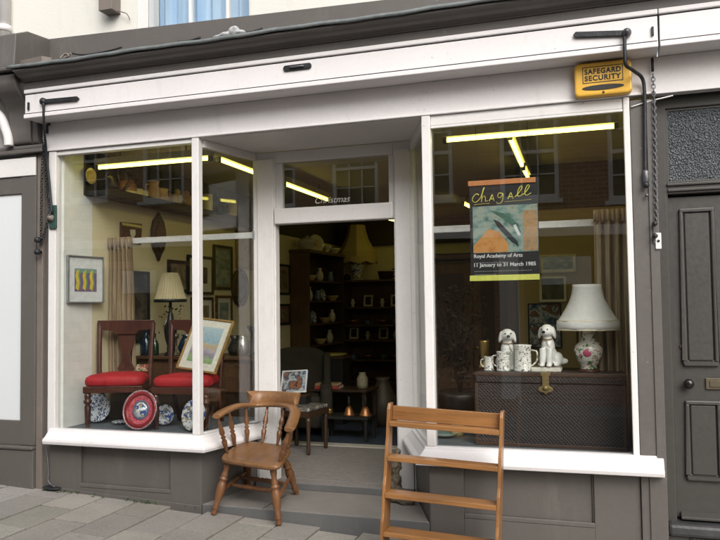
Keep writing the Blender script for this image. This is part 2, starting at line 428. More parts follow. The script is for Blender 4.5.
b.hexa([(x0, -2.6, G(x0, -2.5)-.6), (x1, -2.6, G(x1, -2.5)-.6), (x1, -2.462, G(x1, -2.5)-.6), (x0, -2.462, G(x0, -2.5)-.6)],
       [(x0, -2.6, G(x0, -2.5)-.005), (x1, -2.6, G(x1, -2.5)-.005), (x1, -2.462, G(x1, -2.46)-.004), (x0, -2.462, G(x0, -2.46)-.004)])
tag(obj('kerb', b, m_concrete, None, .015), kind='structure')

# weeds and moss along the foot of the wall
m_weed = paint('weed_leaf', (.045, .085, .02), .7, .4, 20, .2, 80)
b = MB()
for u0, u1, n in ((46, 60, 40), (62, 84, 24), (92, 118, 6), (128, 158, 34), (160, 200, 5)):
    for i in range(n):
        u = random.uniform(u0, u1); x = -4.35+(u-47)/(202-47)*1.4; y = -random.uniform(.004, .05)**1.0
        z = G(x, y); r = random.uniform(.006, .02); an = random.uniform(0, 2*PI); h = random.uniform(.004, .03)
        dx, dy = math.cos(an)*r, math.sin(an)*r
        b.add([(x, y, z), (x+dx-dy*.4, y+dy+dx*.4, z+h), (x+1.8*dx, y+1.8*dy, z+h*.7), (x+dx+dy*.4, y+dy-dx*.4, z+h)], [(0, 1, 2, 3)])
tag(obj('weeds', b, m_weed), kind='stuff', label='small green weeds in the joint at the foot of the grey wall', cat='weeds')

# ================================================================== SHOP BUILDING
shop = thing('shop_building', 'antique shop with white fascia, two display windows and a recessed open doorway', 'shop', (-2, 0, 0))
XL, XR = -4.33, .25
def P(name, mb, mat, par=None, bevel=.004, **k): return obj(name, mb, mat, par or shop, bevel, **k)
def MBx(*bx):
    b = MB()
    for q in bx: b.box(*q)
    return b
GL = G(-4.4)-.3
# --- stall risers with recessed panels
def riser(name, xa, xb, pa, pb, za, zb, zt):
    b = MB()
    b.box(xa, pa, 0, .10, GL-.2, zt).box(pb, xb, 0, .10, GL-.2, zt).box(pa, pb, 0, .10, GL-.2, za).box(pa, pb, 0, .10, zb, zt)
    o = P(name, b, m_grey)
    p = MB().box(pa, pb, .028, .05, za, zb); P('panel', p, m_grey, o, .002)
    w = .017
    mm = MB()
    for (a0, a1, c0, c1) in ((pa, pb, za, za+w*1.9), (pb-w*.7, pb, za+w*1.9, zb)):
        mm.box(a0, a1, -.004 if c0 == za else .012, .0275, c0, c1)
    P('moulding', mm, m_grey, o, .006)
    return o
rl = riser('stall_riser', -4.33, -2.96, -4.03, -3.22, .055, .375, .40)
rr = riser('stall_riser', -1.22, .099, -.995, -.175, .045, .375, .40)
# plinth board
for (xa, xb) in ((-4.02, -3.24),):
    P('skirting', MB().hexa([(-4.33, -.014, -.3), (-2.95, -.014, -.3), (-2.95, -.001, -.3), (-4.33, -.001, -.3)],
                         [(-4.33, -.014, .045+.0), (-2.95, -.014, -.012), (-2.95, -.001, -.012), (-4.33, -.001, .045)]), m_grey)
# splayed returns below the sills
LS0, LS1 = Vector((-2.955, 0, 0)), Vector((-2.82, .66, 0)); RS0, RS1 = Vector((-1.225, 0, 0)), Vector((-1.488, .66, 0))
def splay(p0, p1, t, z0, z1, off=0.):
    d = (p1-p0).normalized(); n = Vector((d.y, -d.x, 0))
    if (p0.x < -2): n = -n            # towards the display side
    else: n = n
    a, b_ = p0+n*off, p1+n*off; c, e = b_+n*t, a+n*t
    zt = lambda p, z: (p.x, p.y, z)
    pts = [(a.x, a.y), (b_.x, b_.y), (c.x, c.y), (e.x, e.y)]
    return MB().prism(pts, 'z', z0, z1)
P('return_riser', splay(LS0+Vector((0, .002, 0)), LS1, .06, -.3, .40), m_grey)
P('return_riser', splay(RS0+Vector((0, .002, 0)), RS1, .06, -.3, .40), m_grey)
# --- sills : moulded profile swept along front and return
def sill(path, name='window_sill'):
    prof = [(.03, .505), (-.028, .505), (-.034, .488), (-.07, .45), (-.10, .432), (-.104, .415), (-.098, .392), (.03, .388)]
    pts = [Vector(p) for p in path]; vs = []; n = len(prof)
    for i, p in enumerate(pts):
        d0 = (pts[i]-pts[i-1]).normalized() if i else (pts[1]-pts[0]).normalized()
        d1 = (pts[i+1]-pts[i]).normalized() if i < len(pts)-1 else d0
        n0 = Vector((-d0.y, d0.x, 0)); n1 = Vector((-d1.y, d1.x, 0)); m = (n0+n1).normalized(); k = 1/max(.3, m.dot(n0))
        for o_, z in prof: vs.append(p+m*(o_*k)+Vector((0, 0, z)))
    fs = [(i*n+k, i*n+(k+1) % n, (i+1)*n+(k+1) % n, (i+1)*n+k) for i in range(len(pts)-1) for k in range(n)]
    fs += [list(range(n))[::-1], [(len(pts)-1)*n+k for k in range(n)]]
    return P(name, MB().add(vs, fs), m_white, None, .005)
sill([(-4.315, 0, 0), (LS0.x, 0, 0), (LS1.x, LS1.y-.002, 0)])
sill([(RS1.x, RS1.y-.002, 0), (RS0.x, 0, 0), (.235, 0, .008)])
# --- window frames
ZS, ZHL, ZHR = .506, 2.69, 2.655
def frame_post(x0, x1, z0, z1, y0=-.025, y1=.045, m=m_white2, name='mullion', bev=.006): return P(name, MBx((x0, x1, y0, y1, z0, z1)), m, None, bev)
frame_post(-4.335, -4.262, .40, 2.725, -.022, .05, name='window_frame')
frame_post(-3.012, -2.952, ZS, 2.726, -.028, .035)
frame_post(-4.262, -3.012, ZHL, 2.726, -.012, .05, name='window_head')
frame_post(-1.232, -1.172, ZS, 2.726, -.028, .035)
frame_post(-1.172, .062, ZHR, 2.726, -.012, .05, name='window_head')
frame_post(.062, .100, .45, 2.726, -.022, .05, name='window_frame')
P('beading', MBx((-1.171, .061, -.016, .01, ZHR-.018, ZHR-.001)), m_white2, None, .004)
def pane(x0, x1, z0, z1, y=.018): return P('pane', MBx((x0, x1, y, y+.005, z0, z1)), m_glass, None, 0)
pane(-4.262, -3.012, ZS-.003, ZHL); pane(-1.172, .062, ZS-.003, ZHR)
def splay_pane(p0, p1, z1, off):
    d = (p1-p0).normalized(); a = p0+d*.03; c = p1
    P('side_pane', splay(a, c, .005, ZS-.003, z1-.0, off), m_glass, None, 0)
    P('side_head', splay(p0+d*.036, p1-d*.004, .05, z1+.0005, 2.719, -.008), m_white2, None, .004)
    P('side_foot', splay(p0+d*.036, p1-d*.004, .04, ZS, ZS+.012, -.004), m_white2, None, .003)
splay_pane(LS0, LS1, 2.66, .016); splay_pane(RS0, RS1, 2.64, .016)
# --- door frame, transom
YD = .66
P('door_jamb', MBx((-2.845, -2.643, YD, YD+.075, -.02, 2.72)), m_white2)
P('door_jamb', MBx((-1.633, -1.470, YD, YD+.075, -.02, 2.72)), m_white2)
P('door_stop', MBx((-2.80, -2.655, YD-.018, YD-.001, 0, 2.66)), m_white2, None, .005)
P('door_stop', MBx((-1.62, -1.50, YD-.018, YD-.001, 0, 2.66)), m_white2, None, .005)
P('transom_bar', MBx((-2.643, -1.633, YD-.03, YD+.075, 2.118, 2.246)), m_white2, None, .01)
P('door_head', MBx((-2.643, -1.633, YD, YD+.075, 2.625, 2.72)), m_white2, None, .006)
for q in ((-2.642, -2.585, 2.247, 2.624), (-1.675, -1.634, 2.247, 2.624)): P('transom_stile', MBx((q[0], q[1], YD+.012, YD+.06, q[2], q[3])), m_white2, None, .004)
tp = P('transom_pane', MBx((-2.585, -1.675, YD+.03, YD+.035, 2.247, 2.624)), m_glass, None, 0)
text('lettering', 'Christmas', m_letterwhite, tp, (-2.30, YD+.027, 2.275), width=.30, shear=.35, depth=.0006)
# --- recess ceiling
b = MB().prism([(-2.95, .0), (-1.23, .0), (-1.488, .655), (-2.82, .655)], 'z', 2.7205, 2.75)
P('recess_ceiling', b, m_white, None, 0)
# --- right pilaster
pr = P('pilaster', MBx((.101, .250, -.022, .12, -.6, 2.7)), m_grey, None, .005)
P('pilaster_edge', MBx((.196, .2495, -.032, -.0225, .44, 2.695)), m_grey, None, .003)
P('pilaster_edge', MBx((.150, .2495, -.032, -.0225, -.6, .385)), m_grey, None, .003)
# --- fascia, blind box, cornice
P('fascia_board', MBx((-4.40, 3.2, -.018, .06, 2.727, 2.9595)), m_white, None, .004)
P('fascia_bead', MBx((-4.345, .255, -.034, -.0185, 2.727, 2.742)), m_white, None, .004)
def blindbox(x0, x1):
    o = P('blind_box', MBx((x0, x1, -.20, .055, 2.96, 3.150)), m_white, None, .004)
    P('bottom_lath', MBx((x0, x1, -.217, -.2005, 2.958, 2.992)), m_white, o, .006)
    P('blind_slot', MBx((x0+.004, x1-.004, -.2035, -.2002, 2.9935, 3.001)), m_blk, o, 0)
    P('top_strip', MBx((x0-.004, x1+.002, -.212, .05, 3.1585, 3.190)), m_white, o, .006)
    P('shadow_gap', MBx((x0, x1, -.19, .05, 3.1502, 3.1583)), m_blk, o, 0)
    return o
blindbox(-4.412, .268); blindbox(.278, 3.2)
P('frieze', MBx((-4.44, 3.2, -.19, .10, 3.1905, 3.252)), m_grey, None, .003)
cp = [(-.19, 3.2525), (-.200, 3.2525), (-.204, 3.262), (-.216, 3.264), (-.222, 3.272), (-.250, 3.276), (-.272, 3.286), (-.288, 3.300), (-.300, 3.306), (-.318, 3.307), (-.322, 3.322), (.12, 3.345), (.12, 3.2525)]
P('cornice', MB().prism(cp, 'x', -4.43, 3.2), m_grey, None, .002)
# dressed lead flashing with a slightly wavy drip edge
def leadfn(u, v):
    x = -4.47+u*7.7; wob = .0035*math.sin(x*5.3)+.002*math.sin(x*17+1)
    prof = [(-.334, 3.322+wob), (-.338, 3.346+wob), (-.31, 3.350), (.130, 3.372)]
    k = min(2, int(v*3-1e-6)); t = v*3-k; a, c = prof[k], prof[k+1]
    return (x, a[0]+(c[0]-a[0])*t, a[1]+(c[1]-a[1])*t)
P('lead_flashing', MB().sheet(leadfn, 120, 3), m_lead, None, 0, solid=.006)
# --- upper wall
zb0 = 3.735; zb = lambda x: 3.728-.030*(x+4.7)
b = MB()
WX0, WX1, WZ = -3.62, -2.60, 3.60
for xa, xb in ((-5.2, WX0), (WX1, 3.0)): b.box(xa, xb, .15, .45, 3.2, 6.6)
b.box(WX0, WX1, .15, .45, 3.2, WZ).box(WX0, WX1, .15, .45, 5.4, 6.6)
P('upper_wall', b, m_cream, None, 0)
P('gable_wall', MBx((3.0, 3.2, .15, 6.7, -.6, 6.6)), m_cream, None, 0)
b = MB().prism([(-4.72, 3.372), (3.0, 3.372), (3.0, zb(3.0)), (-4.72, zb(-4.72))], 'y', .131, .149)
P('painted_band', b, m_grey, None, .002)
w = P('upper_window', MBx((WX0, WX0+.11, .16, .30, WZ, 5.4), (WX1-.012, WX1, .16, .30, WZ, 5.4), (WX0+.11, WX1-.012, .16, .30, 5.25, 5.4), (WX0+.11, WX1-.012, .16, .30, WZ, WZ+.06)), m_white2)
P('glazing_bar', MBx((-3.172, -3.146, .2, .24, WZ+.06, 5.25)), m_white2, w, .003)
P('glazing_bar', MBx((-2.838, -2.812, .2, .24, WZ+.06, 5.25)), m_white2, w, .003)
P('pane', MBx((WX0+.11, WX1-.012, .225, .23, WZ+.06, 5.25)), m_glass, w, 0)
P('curtain', MB().sheet(lambda u, v: (WX0+.08+u*.98, .36+.022*math.sin(u*46+1.2*math.sin(u*9))+.01*math.sin(u*95), WZ+v*1.75), 90, 2), m_bluecurt, w, 0)
P('upper_room_wall', MBx((WX0-.2, WX1+.2, .46, .5, 3.4, 5.6)), m_cream, None, 0)

# --- interior shell
XI = -4.24
P('party_wall', MBx((-4.30, XI, .05, .40, .05, 2.405)), m_partywall, None, 0)
P('party_wall', MBx((-4.30, XI, .05, .285, 2.4055, 2.9)), m_partywall, None, 0)
P('party_wall', MBx((-4.30, XI, .4002, 6.8, .05, 2.405)), m_yellow, None, 0)
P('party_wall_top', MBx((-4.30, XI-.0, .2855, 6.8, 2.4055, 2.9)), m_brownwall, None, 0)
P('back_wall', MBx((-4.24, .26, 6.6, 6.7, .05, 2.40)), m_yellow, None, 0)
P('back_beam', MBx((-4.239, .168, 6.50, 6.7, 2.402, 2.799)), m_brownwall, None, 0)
P('side_wall', MBx((.17, .26, .121, 6.6, -.1, 2.9)), m_yellow, None, 0)
P('ceiling', MBx((-4.30, .26, .055, 6.7, 2.80, 2.9)), m_ceil, None, 0)
P('shop_floor', MBx((-4.3, .26, 2.271, 6.7, -.1, .048)), m_bluecarpet, None, 0)
P('side_floor', MBx((-1.39, .17, 1.001, 2.27, -.1, .047)), m_bluecarpet, None, 0)
P('side_floor', MBx((-4.3, -3.41, .97, 2.27, -.1, .047)), m_bluecarpet, None, 0)
P('door_mat', MBx((-3.40, -1.40, .737, 2.129, -.1, .053), (-2.81, -1.495, .60, .7369, -.1, .053)), m_mat, None, .006)
P('mat_edge', MBx((-2.805, -1.50, .588, .5995, .0005, .050)), m_stepface, None, .003)
P('threshold_strip', MBx((-3.40, -1.40, 2.13, 2.27, -.1, .062)), m_slat, None, .004)
# step
st = P('entrance_step', MB().prism([(-2.952, .003), (-1.228, .003), (-1.488, .655), (-2.82, .655)], 'z', -.5, -.0), [m_concrete, m_stepface], None, .008)
for p in st.data.polygons:
    if p.normal.y < -.9: p.material_index = 1
P('step_seam', MBx((-2.46, -2.452, .006, .40, -.02, .0012)), m_joint, None, 0)
# display decks
P('display_deck', MB().prism([(-4.239, .052), (-3.0, .052), (-2.90, .64), (-2.90, .96), (-4.239, .96)], 'z', .05, .497), m_felt, None, 0)
P('display_deck', MB().prism([(-1.165, .052), (.169, .052), (.169, 1.0), (-1.40, 1.0), (-1.40, .64)], 'z', .05, .470), m_felt, None, 0)
# partition behind the right window
P('partition_wall', MBx((-.93, .168, 2.60, 2.68, .05, 2.36)), m_dimyellow, None, 0)
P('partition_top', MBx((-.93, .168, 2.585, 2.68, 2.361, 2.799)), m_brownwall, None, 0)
# plate rail on the left wall
P('plate_shelf', MBx((XI+.001, -4.02, .30, 3.6, 2.405, 2.445)), m_black, None, .004)
P('plate_shelf_fascia', MBx((-4.019, -4.005, .298, 3.6, 2.395, 2.462)), m_black, None, .003)

# --- right-hand flat door
YF = .12
P('pilaster', MBx((1.2005, 1.42, -.022, YF+.0995, -.6, 2.7)), m_grey, None, .005)
P('end_wall', MBx((1.4205, 3.2, .0, YF+.0995, -.6, 2.7)), m_cream, None, .003)
dr = P('flat_door', MBx((.308, 1.15, YF+.02, YF+.06, .115, 2.10)), m_greyd, None, .003)
P('door_surround', MBx((.2505, .307, YF-.02, YF+.08, .03, 2.725), (.307, 1.2, YF-.02, YF+.08, 2.115, 2.185), (.307, 1.2, YF-.02, YF+.08, 2.655, 2.725)), m_greyd, None, .006)
P('surround_moulding', MBx((.312, 1.2, YF-.036, YF-.0205, 2.13, 2.148), (.308, 1.2, YF-.036, YF-.0205, 2.166, 2.184)), m_greyd, None, .005)
P('door_wall', MBx((.2505, 3.2, YF+.10, YF+.2, -.3, 2.9)), m_greyd, None, 0)
a = N('frosted_glass'); v = a.coords(); vo = a.n('ShaderNodeTexVoronoi'); a.l(v, vo.inputs['Vector']); vo.inputs['Scale'].default_value = 85
a.bsdf(a.ramp(vo.outputs['Distance'], [(.1, (.12, .135, .145)), (.55, (.045, .052, .057))]), .22, 0, a.bump(vo.outputs['Distance'], .9, .01))
P('frosted_pane', MBx((.325, 1.2, YF+.0, YF+.012, 2.20, 2.64)), a.m, None, 0)
P('pane_frame', MBx((.3075, .3245, YF-.005, YF+.05, 2.186, 2.654), (.3245, 1.2, YF-.005, YF+.05, 2.186, 2.2), (.3245, 1.2, YF-.005, YF+.05, 2.641, 2.654)), m_greyd, None, .003)
def dpanel(x0, x1, z0, z1):
    o = P('door_panel', MBx((x0+.03, x1-.03, YF+.008, YF+.0195, z0+.035, z1-.03)), m_greyd, dr, .006)
    w = .022; b = MB()
    for q in ((x0, x1, z0, z0+w*1.3), (x0, x1, z1-w, z1), (x0, x0+w, z0+w*1.3, z1-w), (x1-w, x1, z0+w*1.3, z1-w)): b.box(q[0], q[1], YF-.004, YF+.0195, q[2], q[3])
    P('panel_moulding', b, m_greyd, dr, .008)
dpanel(.375, .575, 1.045, 2.025); dpanel(.375, .575, .345, .835); dpanel(.66, .86, 1.045, 2.025); dpanel(.66, .86, .345, .835)
P('weatherboard', MB().prism([(YF+.019, .155), (YF-.045, .135), (YF-.045, .118), (YF+.019, .118)], 'x', .33, 1.13), m_greyd, dr, .004)
kb = MB().lathe([(.012, 0), (.012, .02), (.026, .028), (.031, .045), (.028, .060), (.012, .068), (0, .069)], (.398, YF+.02, .940), 20, (.398, YF-.98, .940)); P('door_knob', kb, m_nose, dr, 0)
k = at(682, 347, YF); P('keyhole_cover', MB().lathe([(.016, 0), (.016, .004), (.009, .008), (0, .008)], (k.x, YF+.02, k.z), 14, (k.x, YF-.98, k.z)), m_brassdull, dr, 0)
k = at(712, 384, YF); lp = P('letter_plate', MBx((k.x-.035, k.x+.21, YF+.006, YF+.0195, k.z-.035, k.z+.035)), m_brassdull, dr, .004)
P('letter_flap', MBx((k.x-.012, k.x+.187, YF+.001, YF+.0055, k.z-.02, k.z+.02)), m_brassdull, lp, .004)
fs = P('flat_doorstep', MBx((.2515, 1.5, -.0, YF+.09, .03, .105)), paint('black_step_paint', (.05, .05, .052), .4, .25, 6, .4, 40, stain=(.10, .10, .10)), None, .02)
P('doorstep_base', MBx((.2515, 1.5, .03, YF+.09, -.5, .0295)), m_greyd, None, .005)
vg = P('vent_grille', MBx((.372, .60, .018, .0295, -.0, .026)), m_greyd, None, 0)
b = MB()
for i in range(9): b.box(.378+i*.024, .392+i*.024, .014, .0175, .002, .026)
P('grille_bars', b, m_blk, vg, 0)
P('lower_doorstep', MBx((.2515, 1.5, -.20, .0295, -.6, -.005)), m_concrete, None, .012)

# --- left neighbour: pilaster, console bracket, white boarded panel
nb = thing('neighbour_shopfront', 'grey painted pilaster with scrolled console beside a white panel of the next shopfront', 'shopfront', (-4.7, 0, 0))
def Q(name, mb, mat, par=None, bevel=.004, **k): return obj(name, mb, mat, par or nb, bevel, **k)
Q('pilaster', MBx((-4.60, -4.452, -.03, .3, .36, 2.72)), m_grey, None, .006)
Q('pilaster_return', MBx((-4.4515, -4.392, -.018, .3, -.3, 2.72)), m_brownstrip, None, .006)
Q('inner_strip', MBx((-4.3915, -4.3355, .01, .3, -.3, 2.95)), m_grey, None, .004)
Q('plinth', MBx((-5.6, -4.4525, -.045, .3, -.3, .325)), m_grey, None, .006)
Q('plinth_moulding', MBx((-5.6, -4.4525, -.06, .3, .326, .358)), m_grey, None, .012)
Q('bottom_rail', MBx((-5.6, -4.601, -.025, .3, .3585, .553)), m_grey, None, .004)
Q('top_rail', MBx((-5.6, -4.601, -.025, .3, 2.40, 2.54)), m_grey, None, .004)
m_blind = paint('white_board', (.66, .69, .71), .5, .02, 1, .05, 30)
Q('white_panel', MBx((-5.6, -4.601, -.008, .02, .5535, 2.3995)), m_blind, None, .002)
Q('white_strip', MBx((-5.6, -4.453, -.04, .02, 2.5405, 2.69)), m_white2, None, .004)
Q('capital', MBx((-5.6, -4.36, -.075, .3, 2.7205, 2.752)), m_grey, None, .006)
Q('capital_moulding', MBx((-5.6, -4.36, -.055, .3, 2.7525, 2.79)), m_grey, None, .012)
# console: S-scroll profile in y-z
cs = bez([(.05, 2.79, 0), (-.055, 2.80, 0), (-.075, 2.86, 0), (-.075, 2.95, 0), (-.095, 3.06, 0), (-.16, 3.14, 0), (-.22, 3.20, 0), (-.245, 3.27, 0), (-.22, 3.335, 0), (.05, 3.335, 0)], 5)
Q('console_bracket', MB().prism([(p.x, p.y) for p in cs], 'x', -4.68, -4.475), m_grey, None, .008)
Q('console_flank', MB().prism([(p.x*.86+.012, 2.79+(p.y-2.79)*.97) for p in cs], 'x', -4.4745, -4.425), m_grey, None, .008)
Q('console_cap', MBx((-4.86, -4.432, -.29, .149, 3.336, 3.372)), m_grey, None, .01)
Q('console_block', MB().prism([(-.27, 3.3725), (.149, 3.3725), (.149, 3.72), (-.12, 3.70), (-.25, 3.64)], 'x', -4.86, -4.46), m_grey, None, .008)
Q('neighbour_fascia', MBx((-6.2, -4.861, -.05, .149, 2.7905, 3.5)), m_white2, None, .005)
Q('arched_trim', MB().tube(bez([at(-12, 108, -.08), at(0, 116, -.08), at(6, 130, -.08), at(8.5, 138, -.08), at(9, 146, -.08)], 6), .038, 10), m_white2, None, 0)
Q('upper_wall', MBx((-8.5, -5.201, .15, .45, 3.5, 6.6)), m_cream, None, 0)
Q('lower_wall', MBx((-8.5, -5.601, 0, .3, -.3, 2.79)), m_grey, None, 0)
pp = thing('downpipe', 'white painted downpipe on the cream wall above the grey console', 'pipe', (-4.95, .1, 3.4))
b = MB().tube([(-4.90, .08, 3.72), (-4.90, .08, 6.5)], .048, 14)
obj('pipe', b, m_white2, pp); obj('collar', MB().lathe([(.05, 0), (.062, .005), (.062, .05), (.05, .055)], (-4.90, .08, 3.82), 14), m_white2, pp)
# timber batten and wire on the upper wall
k0, k1 = at(104, -10, .1), at(116, 12, .1)
tb = MB().box(k0.x, k1.x+.01, .03, .149, k1.z, 4.6)
tag(obj('timber_batten', tb, m_brownstrip, None, .004), 'grey-brown timber batten ending on the cream wall left of the blue curtained window', 'batten')
w0 = at(116, 10, .13); w1 = at(130, 20, .13)
tag(obj('loose_wire', MB().tube(bez([w0, at(122, 12, .1), at(127, 14, .11), w1], 5), .004, 6), m_brownstrip), 'thin curled wire hanging from the timber batten', 'wire')
# cables and rubbish lying on the lead of the cornice
def onlead(u, y=-.30, h=.012):
    """a point lying on the lead of the cornice at the photograph's column u"""
    x = at(u, 45, y).x; return Vector((x, y, 3.352+h))
def sag(us, hs, r, m, name, label, cat, y=-.30):
    return tag(obj(name, MB().tube(bez([onlead(u, y+.02*math.sin(i*2), h) for i, (u, h) in enumerate(zip(us, hs))], 6), r, 8), m), label, cat)
sag((32, 44, 60), (.075, .05, .012), .008, m_blk, 'cable', 'black cable lying over the left end of the cornice', 'cable', -.22)
sag((72, 85, 108, 122), (.04, .022, .012, .03), .007, m_blk, 'cable', 'second black cable bent along the cornice right of the twisted knot', 'cable')
sag((60, 65, 69, 64, 66, 71), (.012, .05, .02, .008, .03, .035), .008, m_brownstrip, 'cable_knot', 'twisted brown knot of cable on the cornice lead', 'cable')
k0, k1 = onlead(20, -.20, 0), onlead(42, -.31, 0)
tag(obj('wood_offcut', MB().hexa([k0, k1, k1+Vector((.04, .06, 0)), k0+Vector((.06, .05, 0))], [k0+Vector((0, 0, .085)), k1+Vector((0, 0, .05)), k1+Vector((.04, .06, .05)), k0+Vector((.06, .05, .085))]), m_brownstrip, None, .003), 'brown wood offcut at the left end of the cornice', 'offcut')
k = onlead(233, -.30, .01)
tag(blob('crumpled_lump', [('e', (k.x-.05, k.y, k.z), (.06, .04, .022)), ('e', (k.x+.01, k.y, k.z+.015), (.045, .04, .042)), ('e', (k.x+.055, k.y, k.z+.004), (.045, .035, .02)), ('e', (k.x-.11, k.y, k.z-.005), (.05, .03, .012)), ('e', (k.x+.03, k.y-.02, k.z+.03), (.02, .02, .02))], paint('pale_crumpled_sheet', (.40, .41, .42), .6, .4, 14, .5, 50), None, .006, 1), 'pale crumpled lump lying on the cornice under the blue curtains', 'lump')
for u0, u1, lab in ((178, 200, 'short black rod on the cornice left of the pale lump'), (241, 262, 'short black rod on the cornice right of the pale lump')):
    sag((u0, (u0+u1)/2, u1), (.012, .014, .012), .010, m_blk, 'rod', lab, 'rod')

# ================================================================== FRONT FITTINGS
k = at(574.5, 67, -.02); k2 = at(634, 96.5, -.02)
AX0, AX1, AZ0, AZ1 = -.222, .118, 2.735, 2.945
al = thing('alarm_box', 'yellow security alarm bell box under the right end of the white blind box', 'alarm box', ((AX0+AX1)/2, -.02, AZ0))
def rrect(x0, x1, z0, z1, r, n=5):
    out = []
    for cx, cz, a0 in ((x1-r, z1-r, 0), (x0+r, z1-r, 90), (x0+r, z0+r, 180), (x1-r, z0+r, 270)):
        for i in range(n+1):
            an = math.radians(a0+90*i/n); out.append((cx+r*math.cos(an), cz+r*math.sin(an)))
    return out
obj('housing', MB().prism(rrect(AX0, AX1, AZ0, AZ1, .03), 'y', -.092, -.019), m_yel, al, .012)
obj('sounder_slot', MB().prism([((AX0+AX1)/2+.125*math.cos(t), AZ0+.048+.017*math.sin(t)) for t in [2*PI*i/28 for i in range(28)]], 'y', -.0955, -.0925), m_blk, al, .001)
fx0, fx1, fz0, fz1 = AX0+.050, AX1-.050, AZ0+.080, AZ0+.182
b = MB()
for q in ((fx0, fx1, fz0, fz0+.004), (fx0, fx1, fz1-.004, fz1), (fx0, fx0+.004, fz0+.004, fz1-.004), (fx1-.004, fx1, fz0+.004, fz1-.004)): b.box(q[0], q[1], -.0945, -.0925, q[2], q[3])
obj('label_border', b, m_blk, al)
def serif_text(body, x0, x1, z0, z1, par):
    return text('lettering', body, m_blk, par, (x0, -.0925, z0), width=x1-x0, height=z1-z0, bold=.018, depth=.0018, spacing=1.08)
def text2(body, x0, x1, z0, z1, par, mat, y, bold=.018, shear=0., depth=.0015):
    o = text('lettering', body, mat, par, (x0, y, z0), width=x1-x0, bold=bold, depth=depth, spacing=1.06, shear=shear)
    return o
for body, zz in (('SAFEGARD', fz0+.055), ('SECURITY', fz0+.013)):
    o = text('lettering', body, m_blk, al, (fx0+.012, -.0925, zz), width=fx1-fx0-.024, height=.034, bold=.036, depth=.0018, spacing=1.14)
obj('fixing_screw', MB().lathe([(.007, 0), (.007, .003), (0, .003)], (-.05, -.092, AZ0+.016), 10, (-.05, -1.092, AZ0+.016)), m_iron, al)

# right blind crank
bk = thing('blind_bracket', 'black iron blind bracket with a cranked rod beside the yellow alarm box', 'bracket', (.05, -.2, 3.06))
p0, p1 = at(573, 35, -.215), at(626, 33, -.215)
def strap(a, b_, h, t=.012):
    d = (b_-a); n = 10; r = h/2
    pts = [(a.x+r*.9, a.z+r), (a.x, a.z), (a.x+r*.9, a.z-r), (b_.x, b_.z-r), (b_.x+r*.7, b_.z), (b_.x, b_.z+r)]
    return MB().prism(pts, 'y', a.y-t/2, a.y+t/2)
obj('strap', strap(p0, p1, .034), m_iron, bk, .003)
obj('pivot', MB().lathe([(.026, 0), (.026, .02), (.014, .03), (.014, .05), (0, .052)], (p1.x+.005, -.21, p1.z), 14, (p1.x+.005, -1.21, p1.z)), m_ironlite, bk)
rod = [at(624.5, 36, -.235), at(625, 55, -.235), at(626, 65, -.22), at(634, 71, -.15), at(642, 78, -.07), at(644.5, 92, -.05), at(645, 130, -.045), at(645.5, 186, -.045)]
obj('crank_rod', MB().tube(bez(rod, 6), .011, 10), m_iron, bk)
k = at(645.7, 176, -.04); obj('rod_socket', MB().lathe([(.014, 0), (.020, .01), (.020, .07), (.013, .08)], (k.x, -.045, k.z-.045), 12), m_ironlite, bk)
obj('rod_knob', MB().ell((k.x, -.065, k.z-.06), .020, 12), m_iron, bk)
obj('rod_tip', MB().ell((k.x+.002, -.05, k.z-.12), .012, 10), m_ironlite, bk)
def chain(name, path, label, link=.030, rad=.0105, th=.0033, mat=m_ironlite, group=None):
    pts = bez(path, 30); b = MB(); acc = 0; i = 0; L = [0]
    for a, c in zip(pts, pts[1:]): L.append(L[-1]+(c-a).length)
    n = int(L[-1]/(link*.74)); j = 0
    for i in range(n):
        s = (i+.5)*link*.74
        while j < len(L)-2 and L[j+1] < s: j += 1
        t = (pts[j+1]-pts[j]).normalized(); c = pts[j]+t*(s-L[j]); side = Vector((1, 0, 0)) if i % 2 else Vector((0, 1, 0))
        side = (side-t*side.dot(t)).normalized(); ring = []
        for q in range(10):
            an = 2*PI*q/10; ring.append(c+side*rad*math.cos(an)+t*link*.5*math.sin(an))
        b.tube(ring, th, 5, closed=True)
    return tag(obj(name, b, mat), label, 'chain', group)
ch = chain('hanging_chain', [at(653, 74, -.05), at(654.5, 120, -.045), at(655.5, 180, -.045), at(656.5, 222, -.045)], 'steel chain hanging down the grey pilaster beside the dark flat door')
hk = thing('chain_hook', 'black iron hook on the blind box above the right-hand chain', 'hook', (.24, -.1, 2.95))
obj('hook_plate', MBx((.232, .246, -.214, -.2035, 3.03, 3.085)), m_iron, hk, .002)
k = at(652.5, 66, -.05); obj('hook_shank', MB().tube([(k.x, -.04, k.z+.05), (k.x, -.052, k.z+.03), (k.x, -.052, k.z-.035)], .008, 8), m_iron, hk)
cl = thing('chain_cleat', 'iron cleat with two pegs on the grey pilaster at the foot of the chain', 'cleat', (.22, -.03, 1.8))
k = at(655, 229, -.035)
obj('cleat_plate', MBx((k.x-.012, k.x+.02, -.040, -.0325, k.z-.09, k.z+.05)), m_grey, cl, .003)
for dz in (.03, -.045): obj('peg', MB().lathe([(.013, 0), (.010, .02), (.016, .035), (.012, .045), (0, .046)], (k.x-.002, -.04, k.z+dz), 12, (k.x-.002, -1.04, k.z+dz)), m_iron, cl)
k = at(658.5, 241, -.035)
bp = thing('bell_push', 'small white bell push on the edge of the grey pilaster by the dark door', 'bell push', (k.x, -.03, k.z))
obj('bell_plate', MBx((k.x-.018, k.x+.016, -.044, -.0325, k.z-.05, k.z+.05)), m_white2, bp, .004)
obj('bell_button', MB().lathe([(.008, 0), (.008, .004), (0, .005)], (k.x, -.044, k.z), 10, (k.x, -1.044, k.z)), m_blk, bp)
